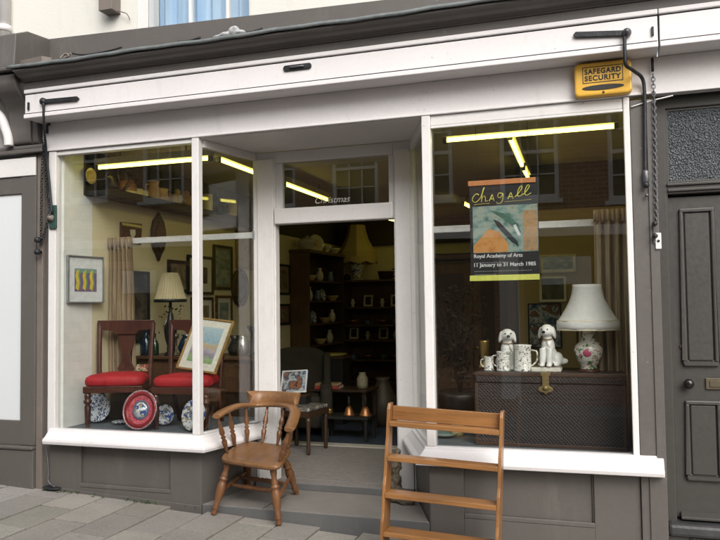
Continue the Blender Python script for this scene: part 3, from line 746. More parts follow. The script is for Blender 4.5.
# wire at the right end of the fascia
tag(obj('fascia_wire', MB().tube(bez([at(631, 107, -.03), at(650, 101, -.03), at(663, 98, -.025), at(673, 95.5, -.025)], 5), .0045, 6), m_white2), 'thin white wire running from the window corner along the fascia end', 'wire')
# left blind bracket
bk = thing('blind_bracket', 'black iron blind bracket with a hanging rod at the left end of the fascia', 'bracket', (-4.2, -.2, 3.06))
p0, p1 = at(44, 101.5, -.212), at(77, 98.5, -.212)
r = .016
obj('strap', MB().prism([(p0.x, p0.z+r), (p0.x, p0.z-r), (p1.x, p1.z-r), (p1.x+.02, p1.z), (p1.x, p1.z+r)], 'y', -.222, -.205), m_iron, bk, .003)
obj('pivot', MB().lathe([(.028, 0), (.028, .022), (.014, .032), (0, .034)], (p0.x-.005, -.205, p0.z), 14, (p0.x-.005, -1.205, p0.z)), m_iron, bk)
obj('rod', MB().tube(bez([at(43.5, 103, -.23), at(44, 125, -.2), at(46, 150, -.09), at(49, 180, -.06), at(52, 214, -.055)], 6), .010, 8), m_iron, bk)
k = at(28, 106, -.213); tag(obj('staple', MBx((k.x-.008, k.x+.008, -.214, -.2035, k.z-.03, k.z+.03)), m_iron, None, .002), 'small iron staple at the far left end of the blind box', 'staple')
k = at(48.5, 129, -.03); tag(obj('hook_peg', MB().tube([(k.x, -.02, k.z+.04), (k.x, -.045, k.z+.03), (k.x, -.045, k.z-.04)], .011, 8), m_iron), 'short black iron peg on the fascia under the left bracket', 'peg')
chain('hanging_chain', [at(44, 140, -.06), at(42, 170, -.05), at(41.5, 200, -.045), at(41, 246, -.045)], 'outer dark chain hanging beside the left grey pilaster', mat=m_iron)
chain('hanging_chain', [at(45.5, 140, -.05), at(46, 170, -.03), at(47.5, 195, -.03), at(49.5, 212, -.04), at(45, 232, -.04), at(41.5, 244, -.05)], 'inner chain looped behind the green plate at the left window frame', mat=m_iron)
gp = thing('pulley_plate', 'dark green iron plate with a rusty pulley on the left window frame', 'pulley', (-4.3, -.03, 2.2))
k = at(53, 217, -.03)
m_green = paint('green_iron', (.028, .070, .060), .45, .2, 15, .2, 60)
obj('back_plate', MBx((k.x-.032, k.x+.036, -.040, -.0225, k.z-.095, k.z+.095)), m_green, gp, .004)
obj('pulley_wheel', MB().lathe([(.030, 0), (.030, .012), (.018, .02), (.018, .03), (0, .031)], (k.x-.008, -.040, k.z-.01), 14, (k.x-.008, -1.04, k.z-.01)), m_brownstrip, gp)
obj('pulley_pin', MB().tube([(k.x-.008, -.05, k.z+.07), (k.x-.006, -.055, k.z-.03)], .009, 8), m_iron, gp)
for i, (v_, lab) in enumerate(((240, 'upper iron knob on the left grey pilaster below the green plate'), (252, 'lower iron knob on the left grey pilaster below the green plate'))):
    k = at(38.5, v_, -.06); tag(obj('cleat_knob', MB().lathe([(.012, 0), (.012, .02), (.024, .03), (.024, .055), (.012, .065), (0, .066)], (k.x, -.03, k.z), 12, (k.x, -1.03, k.z)), m_iron), lab, 'knob', 'iron knobs on the left pilaster')
k0, k1 = at(283, 68, -.213), at(311, 66, -.213)
bh = thing('letter_slot', 'small blackened oval iron handle in the middle of the white blind box', 'handle', ((k0.x+k1.x)/2, -.2, k0.z))
obj('handle_plate', MB().prism(rrect(k0.x, k1.x, min(k0.z, k1.z)-.014, max(k0.z, k1.z)+.016, .018), 'y', -.213, -.2005), m_iron, bh, .003)
obj('handle_grip', MB().tube([(k0.x+.05, -.213, k0.z-.004), (k0.x+.06, -.222, k0.z-.004), (k1.x-.06, -.222, k0.z-.004), (k1.x-.05, -.213, k0.z-.004)], .007, 8), m_ironlite, bh)
bh.name = 'blind_pull'
# drain cable by the left stall riser
tag(obj('wall_cable', MB().tube(bez([at(46, 447, -.02), at(47.5, 460, -.02), at(48.5, 472, -.02), at(48, 480, -.03), at(51, 485, -.03), at(55, 487, -.04)], 6), .006, 6), m_ironlite), 'thin bent cable running down the wall under the left end of the sill', 'cable')
k = at(52, 488, -.02); tag(blob('drain_grate', [('e', (k.x, k.y, k.z), (.09, .05, .012)), ('e', (k.x-.04, k.y, k.z+.005), (.04, .03, .014))], m_iron, None, .006, 1), 'blackened drain lump at the foot of the left pilaster', 'drain')

# ================================================================== FLUORESCENT LIGHTS
def tube_light(p0, p1, label, double=False):
    t = thing('fluorescent_light', label, 'ceiling light', tuple(p0), 'lit fluorescent tubes on the shop ceiling')
    d = (p1-p0).normalized(); s = Vector((-d.y, d.x, 0)).normalized(); up = Vector((0, 0, 1)); w = .035
    b = MB(); q0, q1 = p0-d*.03, p1+d*.03
    b.hexa([q0-s*w+up*.018, q0+s*w+up*.018, q1+s*w+up*.018, q1-s*w+up*.018], [q0-s*w+up*.075, q0+s*w+up*.075, q1+s*w+up*.075, q1-s*w+up*.075])
    obj('batten', b, m_batten, t, .004)
    obj('tube', MB().tube([p0, p1], .016, 10), m_tube, t)
    b = MB()
    for q in (p0, p1):
        dd = d if q is p1 else -d
        b.hexa([q-s*.02-up*.024, q+s*.02-up*.024, q+s*.02+dd*.028-up*.024, q-s*.02+dd*.028-up*.024], [q-s*.02+up*.02, q+s*.02+up*.02, q+s*.02+dd*.028+up*.02, q-s*.02+dd*.028+up*.02])
    obj('tube_holder', b, m_ironlite, t, .003)
    if p0.z < 2.73:
        b = MB()
        for k in (.2, .8):
            c = p0+(p1-p0)*k; b.tube([c+up*.07, Vector((c.x, c.y, 2.80))], .006, 6)
        obj('hanger', b, m_ironlite, t)
zt = 2.665
a0 = at(86, 166.5, .40); a1 = at(209, 157, .40); a0.z = a1.z = 2.655
a0.x = max(a0.x, -4.17); tube_light(a0, a1, 'long lit fluorescent tube across the front of the left window')
a0 = at(447, 136, .36); a1 = at(614, 125.5, .36); a0.z = a1.z = 2.632
tube_light(a0, a1, 'long lit fluorescent tube across the front of the right window')
tube_light(Vector((-3.07, .50, 2.66)), Vector((-3.10, 1.72, 2.66)), 'lit tube running back into the shop behind the left corner mullion')
tube_light(Vector((-3.10, 1.86, 2.66)), Vector((-3.125, 3.08, 2.66)), 'lit tube running back into the shop, seen through the door transom')
tube_light(Vector((-.715, .56, 2.66)), Vector((-.768, 1.74, 2.66)), 'lit tube running back into the shop above the black poster')
tube_light(Vector((-.775, 1.90, 2.66)), Vector((-.79, 2.40, 2.66)), 'short far lit tube just above the top bar of the black poster')
tube_light(Vector((-1.74, 4.05, 2.66)), Vector((-1.70, 5.0, 2.66)), 'distant lit tube near the back of the shop left of the black poster')
tube_light(Vector((-3.04, 5.2, 2.66)), Vector((-2.95, 6.1, 2.66)), 'distant lit tube seen at the top right of the doorway')

# ================================================================== SMOKER'S BOW CHAIR
chr_ = thing('wooden_armchair', 'worn wooden smoker\'s bow armchair with turned spindles standing by the open doorway', 'armchair', (-2.55, .15, -.03))
FL, FR, BR, BL = Vector((-2.785, -.055, .352)), Vector((-2.222, -.22, .352)), Vector((-2.325, .275, .405)), Vector((-2.83, .40, .405))
def seatp(u, v, dz=0.):
    p = (FL*(1-u)+FR*u)*(1-v)+(BL*(1-u)+BR*u)*v; return Vector((p.x, p.y, p.z+dz))
# outline with rounded corners
out = []
for i in range(48):
    an = 2*PI*i/48; c, s = math.cos(an), math.sin(an); e = .32 if s < 0 else .5
    u = .5+.5*math.copysign(abs(c)**e, c); v = .5+.5*math.copysign(abs(s)**e, s); out.append((u, v))
b = MB(); rings = []
for k, dz in ((.90, -.038), (.97, -.034), (1.0, -.022), (1.0, -.008), (.98, .0), (.93, .002), (.80, -.003), (.5, -.011), (.2, -.010)):
    rings.append([seatp(.5+(u-.5)*k, .5+(v-.5)*k, dz) for u, v in out])
vs = [p for r_ in rings for p in r_]; n = 48
fs = [(i*n+k, i*n+(k+1) % n, (i+1)*n+(k+1) % n, (i+1)*n+k) for i in range(len(rings)-1) for k in range(n)]
fs += [[k for k in range(n)][::-1], [(len(rings)-1)*n+k for k in range(n)]]
obj('seat', b.add(vs, fs, True), m_chair, chr_)
LEG = [(.014, 0), (.017, .02), (.019, .05), (.015, .08), (.021, .11), (.024, .14), (.018, .165), (.021, .18), (.017, .20), (.024, .32), (.029, .44), (.030, .52), (.024, .60), (.019, .635), (.028, .66), (.028, .68), (.019, .70), (.023, .73), (.020, .76), (.016, .82), (.021, .90), (.022, .97), (.018, 1.0)]
ft = {'FL': (Vector((-2.825, -.075, G(-2.82, -.07)+.004)), seatp(.13, .14, -.03)), 'FR': (Vector((-2.275, -.112, G(-2.27, -.11)+.004)), seatp(.87, .14, -.03)),
      'BR': (Vector((-2.385, .455, .001)), seatp(.83, .84, -.03)), 'BL': (Vector((-2.84, .53, .001)), seatp(.17, .84, -.03))}
ft['FL'] = (at(213.5, 513, -.075), ft['FL'][1]); ft['FL'][0].z = G(-2.82, -.075)+.004
# front right foot sits against the step face
f_ = at(279, 523.5, -.10); f_.z = G(f_.x, f_.y)+.004; ft['FR'] = (f_, ft['FR'][1])
for a_, b_ in ft.values(): obj('leg', MB().lathe([(r*1.12, h) for r, h in LEG], a_, 16, b_), m_chairleg, chr_)
def onleg(k, t): a_, b_ = ft[k]; return a_+(b_-a_)*t
ST = [(.009, 0), (.011, .1), (.016, .3), (.018, .42), (.013, .46), (.019, .5), (.013, .54), (.018, .58), (.016, .7), (.011, .9), (.009, 1)]
for a_, b_, ta in (('FL', 'BL', .42), ('FR', 'BR', .42)):
    obj('stretcher', MB().lathe(ST, onleg(a_, ta), 12, onleg(b_, ta+.03)), m_chairleg, chr_)
for t in (.33, .68):
    s0 = onleg('FL', .42)*(1-t)+onleg('BL', .45)*t; s1 = onleg('FR', .42)*(1-t)+onleg('BR', .45)*t
    obj('stretcher', MB().lathe(ST, s0, 12, s1), m_chairleg, chr_)
bow = bez([at(216.5, 416.5, -.12), at(224, 411.5, .02), at(238, 406, .22), at(254, 405, .40), at(272, 404.5, .43), at(288, 406, .34), at(295, 411, .20), at(292.5, 422, -.02), at(289, 430, -.15)], 8)
b = MB(); m = len(bow); rs = [1.]*m
ws = [(.030+.012*min(1, min(i, m-1-i)/6.))*(1.12 if (i < 4 or i > m-6) else 1) for i in range(m)]
b.tube(bow, ws, 12, up=(0, 0, 1), sx=.48, sy=1.0)
obj('arm_bow', b, m_chair, chr_, 0)
# crest rail over the back of the bow
c0 = bez([at(250, 402, .385), at(262, 402, .445), at(278, 402.5, .435), at(296, 404, .32)], 8)
m = len(c0); vs = []; fs = []
for i, p in enumerate(c0):
    t = i/(m-1); e = min(t, 1-t)
    h = .092
    bot = .0; lean = .018
    d = (c0[min(i+1, m-1)]-c0[max(i-1, 0)]).normalized(); nrm = Vector((-d.y, d.x, 0)).normalized()
    flare = .012*(1 if e < .05 else 0)
    fl = 0 if 1 < i < m-2 else (-1 if i < 2 else 1)*(1.0 if i in (0, m-1) else .45)
    for (o_, z, sh_) in ((-.017, bot, .010), (-.018+lean*.5, h*.5, -.020), (-.013+lean, h-.010, .020), (-.002+lean*1.2, h, .022), (.013+lean*1.2, h-.010, .020), (.017+lean*.5, h*.5, -.020), (.016, bot, .010)):
        vs.append(p+nrm*o_+d*(fl*sh_)+Vector((0, 0, z-.006)))
q = 7
fs = [(i*q+k, i*q+(k+1) % q, (i+1)*q+(k+1) % q, (i+1)*q+k) for i in range(m-1) for k in range(q)]+[list(range(q))[::-1], [(m-1)*q+k for k in range(q)]]
obj('crest_rail', MB().add(vs, fs, True), m_chair, chr_, .004)
SP = [(.008, 0), (.010, .08), (.013, .16), (.018, .26), (.020, .34), (.010, .40), (.019, .44), (.010, .48), (.020, .56), (.017, .66), (.010, .76), (.014, .80), (.010, .86), (.009, 1)]
def bowat(u_):       # point on the bow nearest to a pixel column along its far part
    return u_
spin = [((.04, .30), 2), ((.045, .62), 11), ((.16, .90), 20), ((.42, .95), 30), ((.70, .95), 38), ((.94, .82), 45), ((.96, .50), 53), ((.95, .22), 61)]
for (u, v), i in spin:
    k = min(i, len(bow)-2); obj('spindle', MB().lathe([(r*(1.25 if i > 55 else 1.05), h) for r, h in SP], seatp(u, v, -.006), 12, bow[k]+Vector((0, 0, -.006))), m_chairleg, chr_)

# ================================================================== PINE SHELF UNIT
su = thing('open_bookshelf', 'orange pine open bookshelf with four shelves standing in front of the right stall riser', 'bookshelf', (-1.072, -.38, -.148))
def S(name, mb, mat, bev=.004): return obj(name, mb, mat, su, bev, world=False)
W2 = .361
def side(x0, x1):
    pts = [(-.105, 0), (-.10, .25), (-.085, .30), (-.075, .47), (-.058, .52), (-.045, .70), (-.03, .755), (-.022, .93), (-.005, .965), (.055, .965), (.055, 0)]
    return MB().prism(pts, 'x', x0, x1)
S('side_panel', side(-W2, -W2+.019), m_pinev, .003); S('side_panel', side(W2-.019, W2), m_pinev, .003)
for z, y0 in ((.192, -.100), (.424, -.084), (.646, -.058), (.856, -.034)):
    S('shelf', MBx((-W2+.0195, W2-.0195, y0, .036, z-.030, z)), m_pine)
S('back_rail', MBx((-W2+.0195, W2-.0195, .037, .054, .857, .946)), m_pine, .004)
S('back_rail', MBx((-W2+.0195, W2-.0195, .037, .054, .04, .10)), m_pine, .003)
rotate(su, 0, 2.5, 0)

# weathered lump behind the shelf
k = at(397, 497, .40)
m_rock = paint('weathered_stone', (.12, .098, .065), .9, .6, 14, .9, 60, stain=(.30, .26, .19))
cx, cy = -1.60, .42
rk = blob('stone_ornament', [('e', (-1.575, .46, .03), (.09, .07, .035)), ('e', (-1.50, .40, .02), (.075, .05, .025)), ('e', (-1.595, .48, .12), (.042, .05, .09)), ('e', (-1.60, .49, .24), (.034, .04, .09), 14, (0, .15, 0)),
      ('e', (-1.59, .49, .33), (.022, .026, .055), 14, (0, .25, 0)), ('e', (-1.555, .44, .075), (.05, .04, .03), 14, (.3, .4, 0)), ('e', (-1.46, .38, .035), (.05, .03, .018), 14, (0, -.3, .4))], m_rock, None, .008, 2)
dsp = bpy.data.textures.new('rough', 'CLOUDS'); dsp.noise_scale = .05
md = rk.modifiers.new('d', 'DISPLACE'); md.texture = dsp; md.strength = .045
tag(rk, 'weathered grey-brown stone ornament at the foot of the right door jamb', 'ornament')

# ================================================================== LEFT WINDOW DISPLAY
ZD = .4985
def sidechair(label, loc, rz, front_rest=0.):
    """low mahogany side chair with red seat; local front faces -y"""
    t = thing('side_chair', label, 'chair', loc)
    L = lambda nm, mb, mt, par=None, bev=.003: obj(nm, mb, mt, par or t, bev, world=False)
    w, d, zs = .235, .37, .33
    b = MB(); n = 40; rings = []
    for k, z in ((.97, zs-.002), (1.02, zs+.012), (1.03, zs+.04), (.99, zs+.065), (.86, zs+.083), (.5, zs+.095), (.1, zs+.098)):
        ring = []
        for i in range(n):
            an = 2*PI*i/n; c, s = math.cos(an), math.sin(an); u = math.copysign(abs(c)**.35, c); v = math.copysign(abs(s)**.35, s)
            ring.append((u*k*(w if v < 0 else w*.9), d/2*(1+v*k), z))
        rings.append(ring)
    vs = [p for r_ in rings for p in r_]
    fs = [(i*n+k, i*n+(k+1) % n, (i+1)*n+(k+1) % n, (i+1)*n+k) for i in range(len(rings)-1) for k in range(n)]+[list(range(n))[::-1], [(len(rings)-1)*n+k for k in range(n)]]
    L('seat_cushion', b.add(vs, fs, True), m_redvelvet, None, 0)
    L('seat_rail', MB().prism([(-w, 0), (w, 0), (w*.88, d), (-w*.88, d)], 'z', zs-.055, zs-.003), m_mahog)
    for sx in (-1, 1):
        L('leg', MB().lathe([(.018, 0), (.020, .03), (.014, .06), (.022, .10), (.024, .35), (.026, .6), (.018, .66), (.032, .72), (.034, .77), (.022, .82), (.026, .88), (.026, 1.0)], (sx*(w-.03), .03, 0), 14, (sx*(w-.03), .03, zs-.056)), m_mahog, None, 0)
        L('leg', MB().tube(bez([(sx*(w-.05), d+.10, 0), (sx*(w-.045), d+.035, .14), (sx*(w-.04), d-.02, zs-.06)], 5), .018, 8, up=(0, 0, 1)), m_mahog, None, 0)
        L('back_post', MB().tube(bez([(sx*(w-.025), d-.03, zs-.05), (sx*(w-.018), d-.015, zs+.15), (sx*(w-.012), d+.01, zs+.36), (sx*(w-.008), d+.03, zs+.50)], 5), .020, 8, sx=1.05, sy=1.15), m_mahog, None, 0)
    pts = [(-w-.005, zs+.52), (w+.005, zs+.52), (w+.0, zs+.44), (.11, zs+.43), (.085, zs+.40), (-.085, zs+.40), (-.11, zs+.43), (-w, zs+.44)]
    b = MB().prism(pts, 'y', d+.008, d+.034); L('top_rail', b, m_mahog)
    sp = [(-.05, zs+.07), (-.075, zs+.11), (-.04, zs+.17), (-.035, zs+.24), (-.06, zs+.31), (-.075, zs+.40), (.075, zs+.40), (.06, zs+.31), (.035, zs+.24), (.04, zs+.17), (.075, zs+.11), (.05, zs+.07)]
    o = L('back_splat', MB().prism(sp, 'y', -.008, .008), m_mahog); o.location = (0, d-.004, 0)
    o.rotation_euler.x = -.055
    t.rotation_euler.z = math.radians(rz)
    return t
c1 = sidechair('mahogany side chair with red velvet seat beside the left curtain', (-3.86, .165, ZD), 20)
cu_ = thing('tapestry_strip', 'narrow cream and red embroidered strip along the back of the left red chair seat', 'cushion', (-3.96, .60, .93))
obj('strip', MB().box(-4.06, -3.82, .615, .635, .905, .965), china_pattern('tapestry', (.55, .45, .30), [(.45, .05, .05), (.10, .12, .06)], 30, .52, .56), cu_, .008)
c2 = sidechair('mahogany side chair with red velvet seat carrying a framed landscape print', (-3.265, .20, ZD), 10)

# framed landscape leaning on the second chair
fp = thing('framed_picture', 'gilt framed landscape print leaning back on the right red chair seat', 'framed picture', (-3.24, .42, .93))
def picture(root, w, h, fw, m_frame, mount, m_mount, m_art, th=.022, world=False, art_h=None, art_dz=0.):
    """local: lies in x-z plane facing -y, base at z=0 centred on x"""
    b = MB(); x = w/2
    for q in ((-x, x, 0, fw), (-x, x, h-fw, h), (-x, -x+fw, fw, h-fw), (x-fw, x, fw, h-fw)): b.box(q[0], q[1], -th, 0, q[2], q[3])
    obj('frame', b, m_frame, root, .003, world=False)
    if mount > 0:
        obj('mount', MB().box(-x+fw, x-fw, -.010, -.002, fw, h-fw), m_mount, root, 0, world=False)
    ah = (h-2*fw-2*mount) if art_h is None else art_h
    zc = h/2+art_dz
    o = obj('print', MB().box(-x+fw+mount, x-fw-mount, -.012, -.0105, zc-ah/2, zc+ah/2), m_art, root, 0, world=False)
    return o
a = N('landscape_print'); tc = a.n('ShaderNodeTexCoord'); sp_ = a.n('ShaderNodeSeparateXYZ'); a.l(tc.outputs['Object'], sp_.inputs[0])
nn = a.noise(a.coords(), 22, 5); mm = a.n('ShaderNodeMath', operation='MULTIPLY_ADD'); a.l(nn, mm.inputs[0]); mm.inputs[1].default_value = .16; a.l(sp_.outputs[2], mm.inputs[2])
a.bsdf(a.ramp(mm.outputs[0], [(.14, (.18, .34, .12)), (.20, (.30, .42, .22)), (.225, (.26, .22, .30)), (.265, (.44, .40, .44)), (.285, (.50, .36, .20)), (.315, (.46, .42, .30)), (.34, (.28, .42, .50)), (.44, (.40, .52, .56))]), .4)
m_land = a.m
fp.location = (-3.215, .37, .935)
picture(fp, .43, .455, .016, m_gilt, .06, m_paper, m_land, .02)
fp.rotation_euler = (math.radians(-24), math.radians(5), math.radians(-14))

# plates
def plate(label, c, r, tilt, rz, mats, centre=None, cat='plate'):
    t = thing('plate', label, cat, c)
    obj('dish', MB().lathe([(0, 0), (r*.55, 0), (r*.6, -.004), (r*.98, .016), (r, .019), (r*.98, .021), (r*.62, .004), (r*.55, .003), (0, .003)], (0, 0, 0), 40), mats[0], t, world=False)
    if len(mats) > 1:
        obj('centre_motif', MB().lathe([(0, .0036), (r*.40, .0036), (r*.40, .0046), (0, .0046)], (0, 0, 0), 32), mats[1], t, world=False)
    if len(mats) > 2:
        obj('rim', MB().lathe([(r*.94, .0165), (r*1.015, .0185), (r*1.015, .0225), (r*.94, .0195)], (0, 0, 0), 40, ring=True), mats[2], t, world=False)
        obj('centre_ring', MB().lathe([(r*.40, .0036), (r*.5, .0036), (r*.5, .0050), (r*.40, .0050)], (0, 0, 0), 32, ring=True), plain('slate_blue_glaze', (.10, .13, .20), .3), t, world=False)
        obj('dark_band', MB().lathe([(r*.74, .0098), (r*.93, .0172), (r*.93, .0186), (r*.74, .0112)], (0, 0, 0), 40, ring=True), m_dkred, t, world=False)
    t.rotation_euler = (math.radians(90-tilt), 0, math.radians(rz)); return t
k = at(141, 407, .13); plate('large pink and red plate with a blue centre leaning below the left red chair', (k.x, .13, ZD+.153), .152, 14, 0, [m_pinkband, m_bluechina2, m_speck])
k = at(97, 412, .34); plate('blue and white plate standing behind the front leg of the left red chair', (k.x, .36, ZD+.122), .118, 12, 6, [m_bluechina])
k = at(195, 414, .17); plate('blue and white plate propped under the right red chair by the corner mullion', (k.x, .17, ZD+.122), .120, 12, -12, [m_bluechina2, m_bluechina])
k = at(164, 411, .40)
def pot(name, label, cat, prof, c, mat, n=22, group=None, handle=None, par=None, spout=None):
    """turned vessel, optionally with a handle (angle, z0, z1, reach)"""
    if handle or spout:
        t = thing(name, label, cat, c, group)
        obj('body', MB().lathe(prof, (0, 0, 0), n), mat, t, world=False)
        if handle:
            an, z0, z1, r, re = handle; d = Vector((math.cos(an), math.sin(an), 0)); up = Vector((0, 0, 1))
            obj('handle', MB().tube(bez([d*r*.95+up*z1, d*(r+re)+up*(z1-.1*(z1-z0)), d*(r+re)+up*(z0+.35*(z1-z0)), d*r*.9+up*z0], 5), max(.004, re*.18), 8), mat, t, world=False)
        if spout:
            an, z0, z1, r, re = spout; d = Vector((math.cos(an), math.sin(an), 0)); up = Vector((0, 0, 1))
            obj('spout', MB().tube(bez([d*r*.7+up*z0, d*(r+re*.5)+up*(z0+.5*(z1-z0)), d*(r+re)+up*z1], 5), [.013]*5+[.010]*5+[.007], 8), mat, t, world=False)
        return t
    o = obj(name, MB().lathe(prof, (0, 0, 0), n), mat); o.location = c
    return tag(o, label, cat, group)
plate('small blue and white plate standing between the large red plate and the right red chair', (at(165, 412, .36).x, .37, ZD+.085), .082, 12, 4, [m_bluechina2, m_bluechina])
k = at(118, 419, .30); pot('dish', 'small pale dish lying on the felt behind the red plate', 'dish', [(0, .004), (.04, 0), (.06, .012), (.075, .022), (.072, .024), (.04, .01), (0, .01)], (k.x, .34, ZD), m_bluechina2)
k = at(226, 416, .2); pot('dish', 'shallow glass dish on the deck right of the corner mullion', 'dish', [(0, .004), (.05, 0), (.075, .012), (.085, .02), (.082, .022), (.05, .01), (0, .01)], (k.x-.0, .62, ZD), plain('pale_glass_dish', (.30, .33, .34), .1))

# print on the left wall: frame faces into the window
wp = thing('framed_print', 'silver framed print of three wavy trees hung on the white wall left of the curtain', 'framed print', (XI+.002, .24, 1.497))
picture(wp, .40, .395, .012, m_silver, .065, m_paperw, plain('print_violet', (.20, .14, .26), .5), .022, art_h=.19, art_dz=-.005)
m_pg, m_pyel, m_pteal = plain('print_green', (.22, .40, .12), .5), plain('print_yellow', (.72, .55, .08), .5), plain('print_teal', (.20, .36, .30), .5)
art = [c for c in wp.children if c.name.startswith('print')][0]
zc = .395/2-.005
for i in range(3):
    x0 = -.115+i*.078
    tr = [(x0, zc-.07), (x0+.012, zc-.02), (x0-.002, zc+.03), (x0+.012, zc+.07), (x0+.040, zc+.085), (x0+.028, zc+.03), (x0+.044, zc-.02), (x0+.034, zc-.09)]
    o = obj('printed_shape', MB().prism(tr, 'y', -.0138, -.0125), m_pyel, art, 0, world=False)
    t2 = [(p[0]+.026, p[1]) for p in tr]
    o = obj('printed_shape', MB().prism([(p[0]+.030, p[1]) for p in tr[:4]]+[(p[0]+.042-.0, p[1]) for p in tr[3::-1]], 'y', -.0148, -.0139), m_pg, art, 0, world=False)
obj('printed_shape', MB().box(-.12, .12, -.0122, -.0121, zc+.06, zc+.094), m_pteal, art, 0, world=False)
wp.rotation_euler.z = math.radians(84)      # hung on the side wall, tipped a little towards the street
wp.location = (XI+.024, .275, 1.497)

# curtain at the left wall
def curtain(name, label, x0, x1, y, z0, z1, folds, amp, m, flare=.0, wall=None):
    fn = lambda u, v: (x0+(x1-x0)*(u*(1-flare*(1-v)) if False else u)+flare*(1-v)*(u-.3), y+amp*(math.sin(u*folds*2*PI+1.3*math.sin(3*u+2*v))+.4*math.sin(u*folds*4.6*PI+v*2)), z0+(z1-z0)*v)
    o = obj(name, MB().sheet(fn, 120, 12), m, None, 0, solid=.004)
    return tag(o, label, 'curtain')
ct = thing('side_curtain', 'brown striped curtain hanging beside the left wall behind the first red chair', 'curtain', (-4.14, .62, .5))
fn = lambda u, v: (-4.235+(.24+.06*(1-v))*u, .62+.030*math.sin(u*38+1.3*math.sin(3*u+2*v))+.012*math.sin(u*71+v*2), .50+(2.065-.50)*v)
obj('cloth', MB().sheet(fn, 110, 12), m_curt, ct, 0, solid=.004)
obj('heading', MB().sheet(lambda u, v: (-4.235+.24*u, .605+.02*math.sin(u*60), 1.985+.085*v), 80, 2), m_curt, ct, 0, solid=.006)

# ---- wall hangings on the left wall (all hang flat on the wall, facing +x)
def onwall(name, label, cat, y0, y1, z0, z1, fw, mf, mount, mm_, ma, rot=0, th=.024):
    t = thing(name, label, cat, (XI+.001, (y0+y1)/2, z0))
    picture(t, y1-y0, z1-z0, fw, mf, mount, mm_, ma, th); t.rotation_euler = (0, 0, math.radians(90)); return t
A1 = abstract('faded_print', [(.10, .09, .07), (.32, .28, .20), (.55, .50, .38)], 9, 4, seed=1)
A2 = abstract('green_blue_landscape', [(.05, .08, .06), (.12, .20, .22), (.30, .36, .34), (.42, .40, .28)], 6, 4, (1, 1, 2.2), seed=2)
A3 = abstract('sepia_print', [(.06, .05, .04), (.22, .17, .10), (.42, .34, .22)], 14, 4, seed=3)
A4 = abstract('dark_oil', [(.012, .010, .008), (.05, .04, .03), (.16, .13, .09)], 8, 4, seed=4)
A5 = abstract('golden_picture', [(.30, .22, .09), (.42, .32, .15), (.25, .22, .10)], 10, 4, seed=5)
A6 = abstract('blue_figures', [(.02, .03, .05), (.04, .08, .16), (.14, .22, .34), (.50, .52, .50), (.05, .07, .12), (.34, .14, .06), (.02, .02, .03)], 9, 3, seed=6)
sh = thing('wall_plaque', 'dark square plaque with a pale crest on the wall above the left curtain', 'plaque', (XI+.001, .92, 2.14))
obj('board', MB().prism([(-.15, -.075), (.15, -.10), (.165, .10), (-.145, .09)], 'y', -.025, 0), m_mahog, sh, .004, world=False)
obj('crest', MB().prism([(-.03, .03), (.05, .035), (.055, -.01), (.012, -.06), (-.025, -.015)], 'y', -.030, -.0255), m_paper, sh, .002, world=False)
sh.rotation_euler.z = PI/2
ov = thing('carved_mask', 'long dark pointed oval carving hung on the yellow wall above the table lamp', 'carving', (XI+.001, 1.36, 2.145))
pts = [(0, .24), (.03, .20), (.085, .15), (.115, .06), (.12, -.04), (.085, -.13), (.04, -.18), (0, -.25), (-.04, -.18), (-.085, -.13), (-.12, -.04), (-.115, .06), (-.085, .15), (-.03, .20)]
obj('shield', MB().prism(pts, 'y', -.035, 0), m_darkwood, ov, .012, world=False)
obj('carved_relief', MB().prism([(p[0]*.6, p[1]*.6) for p in pts], 'y', -.05, -.0355), m_midwood, ov, .01, world=False)
ov.rotation_euler.z = PI/2
onwall('framed_picture', 'dark framed oil painting with a pale patch beside the left curtain', 'framed picture', .83, 1.21, 1.13, 1.795, .03, m_black, 0, None, A4)
pale = onwall('framed_picture', 'black framed print partly hidden behind the cream lamp shade', 'framed picture', 1.535, 1.90, 1.60, 1.93, .035, m_black, .0, None, A3)
onwall('framed_picture', 'black framed print with a wide ivory mount left of the corner mullion', 'framed picture', 1.895, 2.42, 1.585, 2.0, .03, m_black, .09, m_paper, A4)
onwall('framed_picture', 'tall dark framed blue-green landscape on the yellow wall', 'framed picture', 2.432, 2.86, 1.645, 2.145, .03, m_black, .03, plain('grey_mount', (.22, .22, .19), .8), A2)
onwall('framed_picture', 'black framed ivory mounted print below the larger ivory print', 'framed picture', 1.97, 2.418, 1.25, 1.558, .028, m_black, .06, m_paper, A3)
onwall('framed_picture', 'brown framed print below the blue-green landscape', 'framed picture', 2.485, 2.85, 1.18, 1.58, .03, m_midwood, .05, m_paper, A2)
onwall('framed_picture', 'gilt framed golden picture next to the door frame in the left window', 'framed picture', 2.96, 3.47, 1.90, 2.355, .02, m_gilt, .0, None, A5)
o2 = thing('oval_frame', 'dark oval framed portrait low on the yellow wall near the door frame', 'framed picture', (XI+.001, 3.04, 1.675))
ring = [(.17*math.cos(t), .20*math.sin(t)) for t in [2*PI*i/36 for i in range(36)]]
obj('frame', MB().tube([(x, -.02, z) for x, z in ring], .028, 8, closed=True), m_darkwood, o2, 0, world=False)
obj('portrait', MB().prism(ring, 'y', -.012, 0), A4, o2, 0, world=False); o2.rotation_euler.z = PI/2
onwall('framed_picture', 'upper black framed sketch seen just inside the doorway on the left', 'framed picture', 4.0, 4.49, 1.60, 2.01, .03, m_black, .05, plain('pinkish_mount', (.36, .27, .20), .8), A3)
onwall('framed_picture', 'lower black framed sketch seen just inside the doorway on the left', 'framed picture', 4.0, 4.49, 1.20, 1.48, .03, m_black, .04, plain('red_mount', (.22, .12, .09), .8), A3)

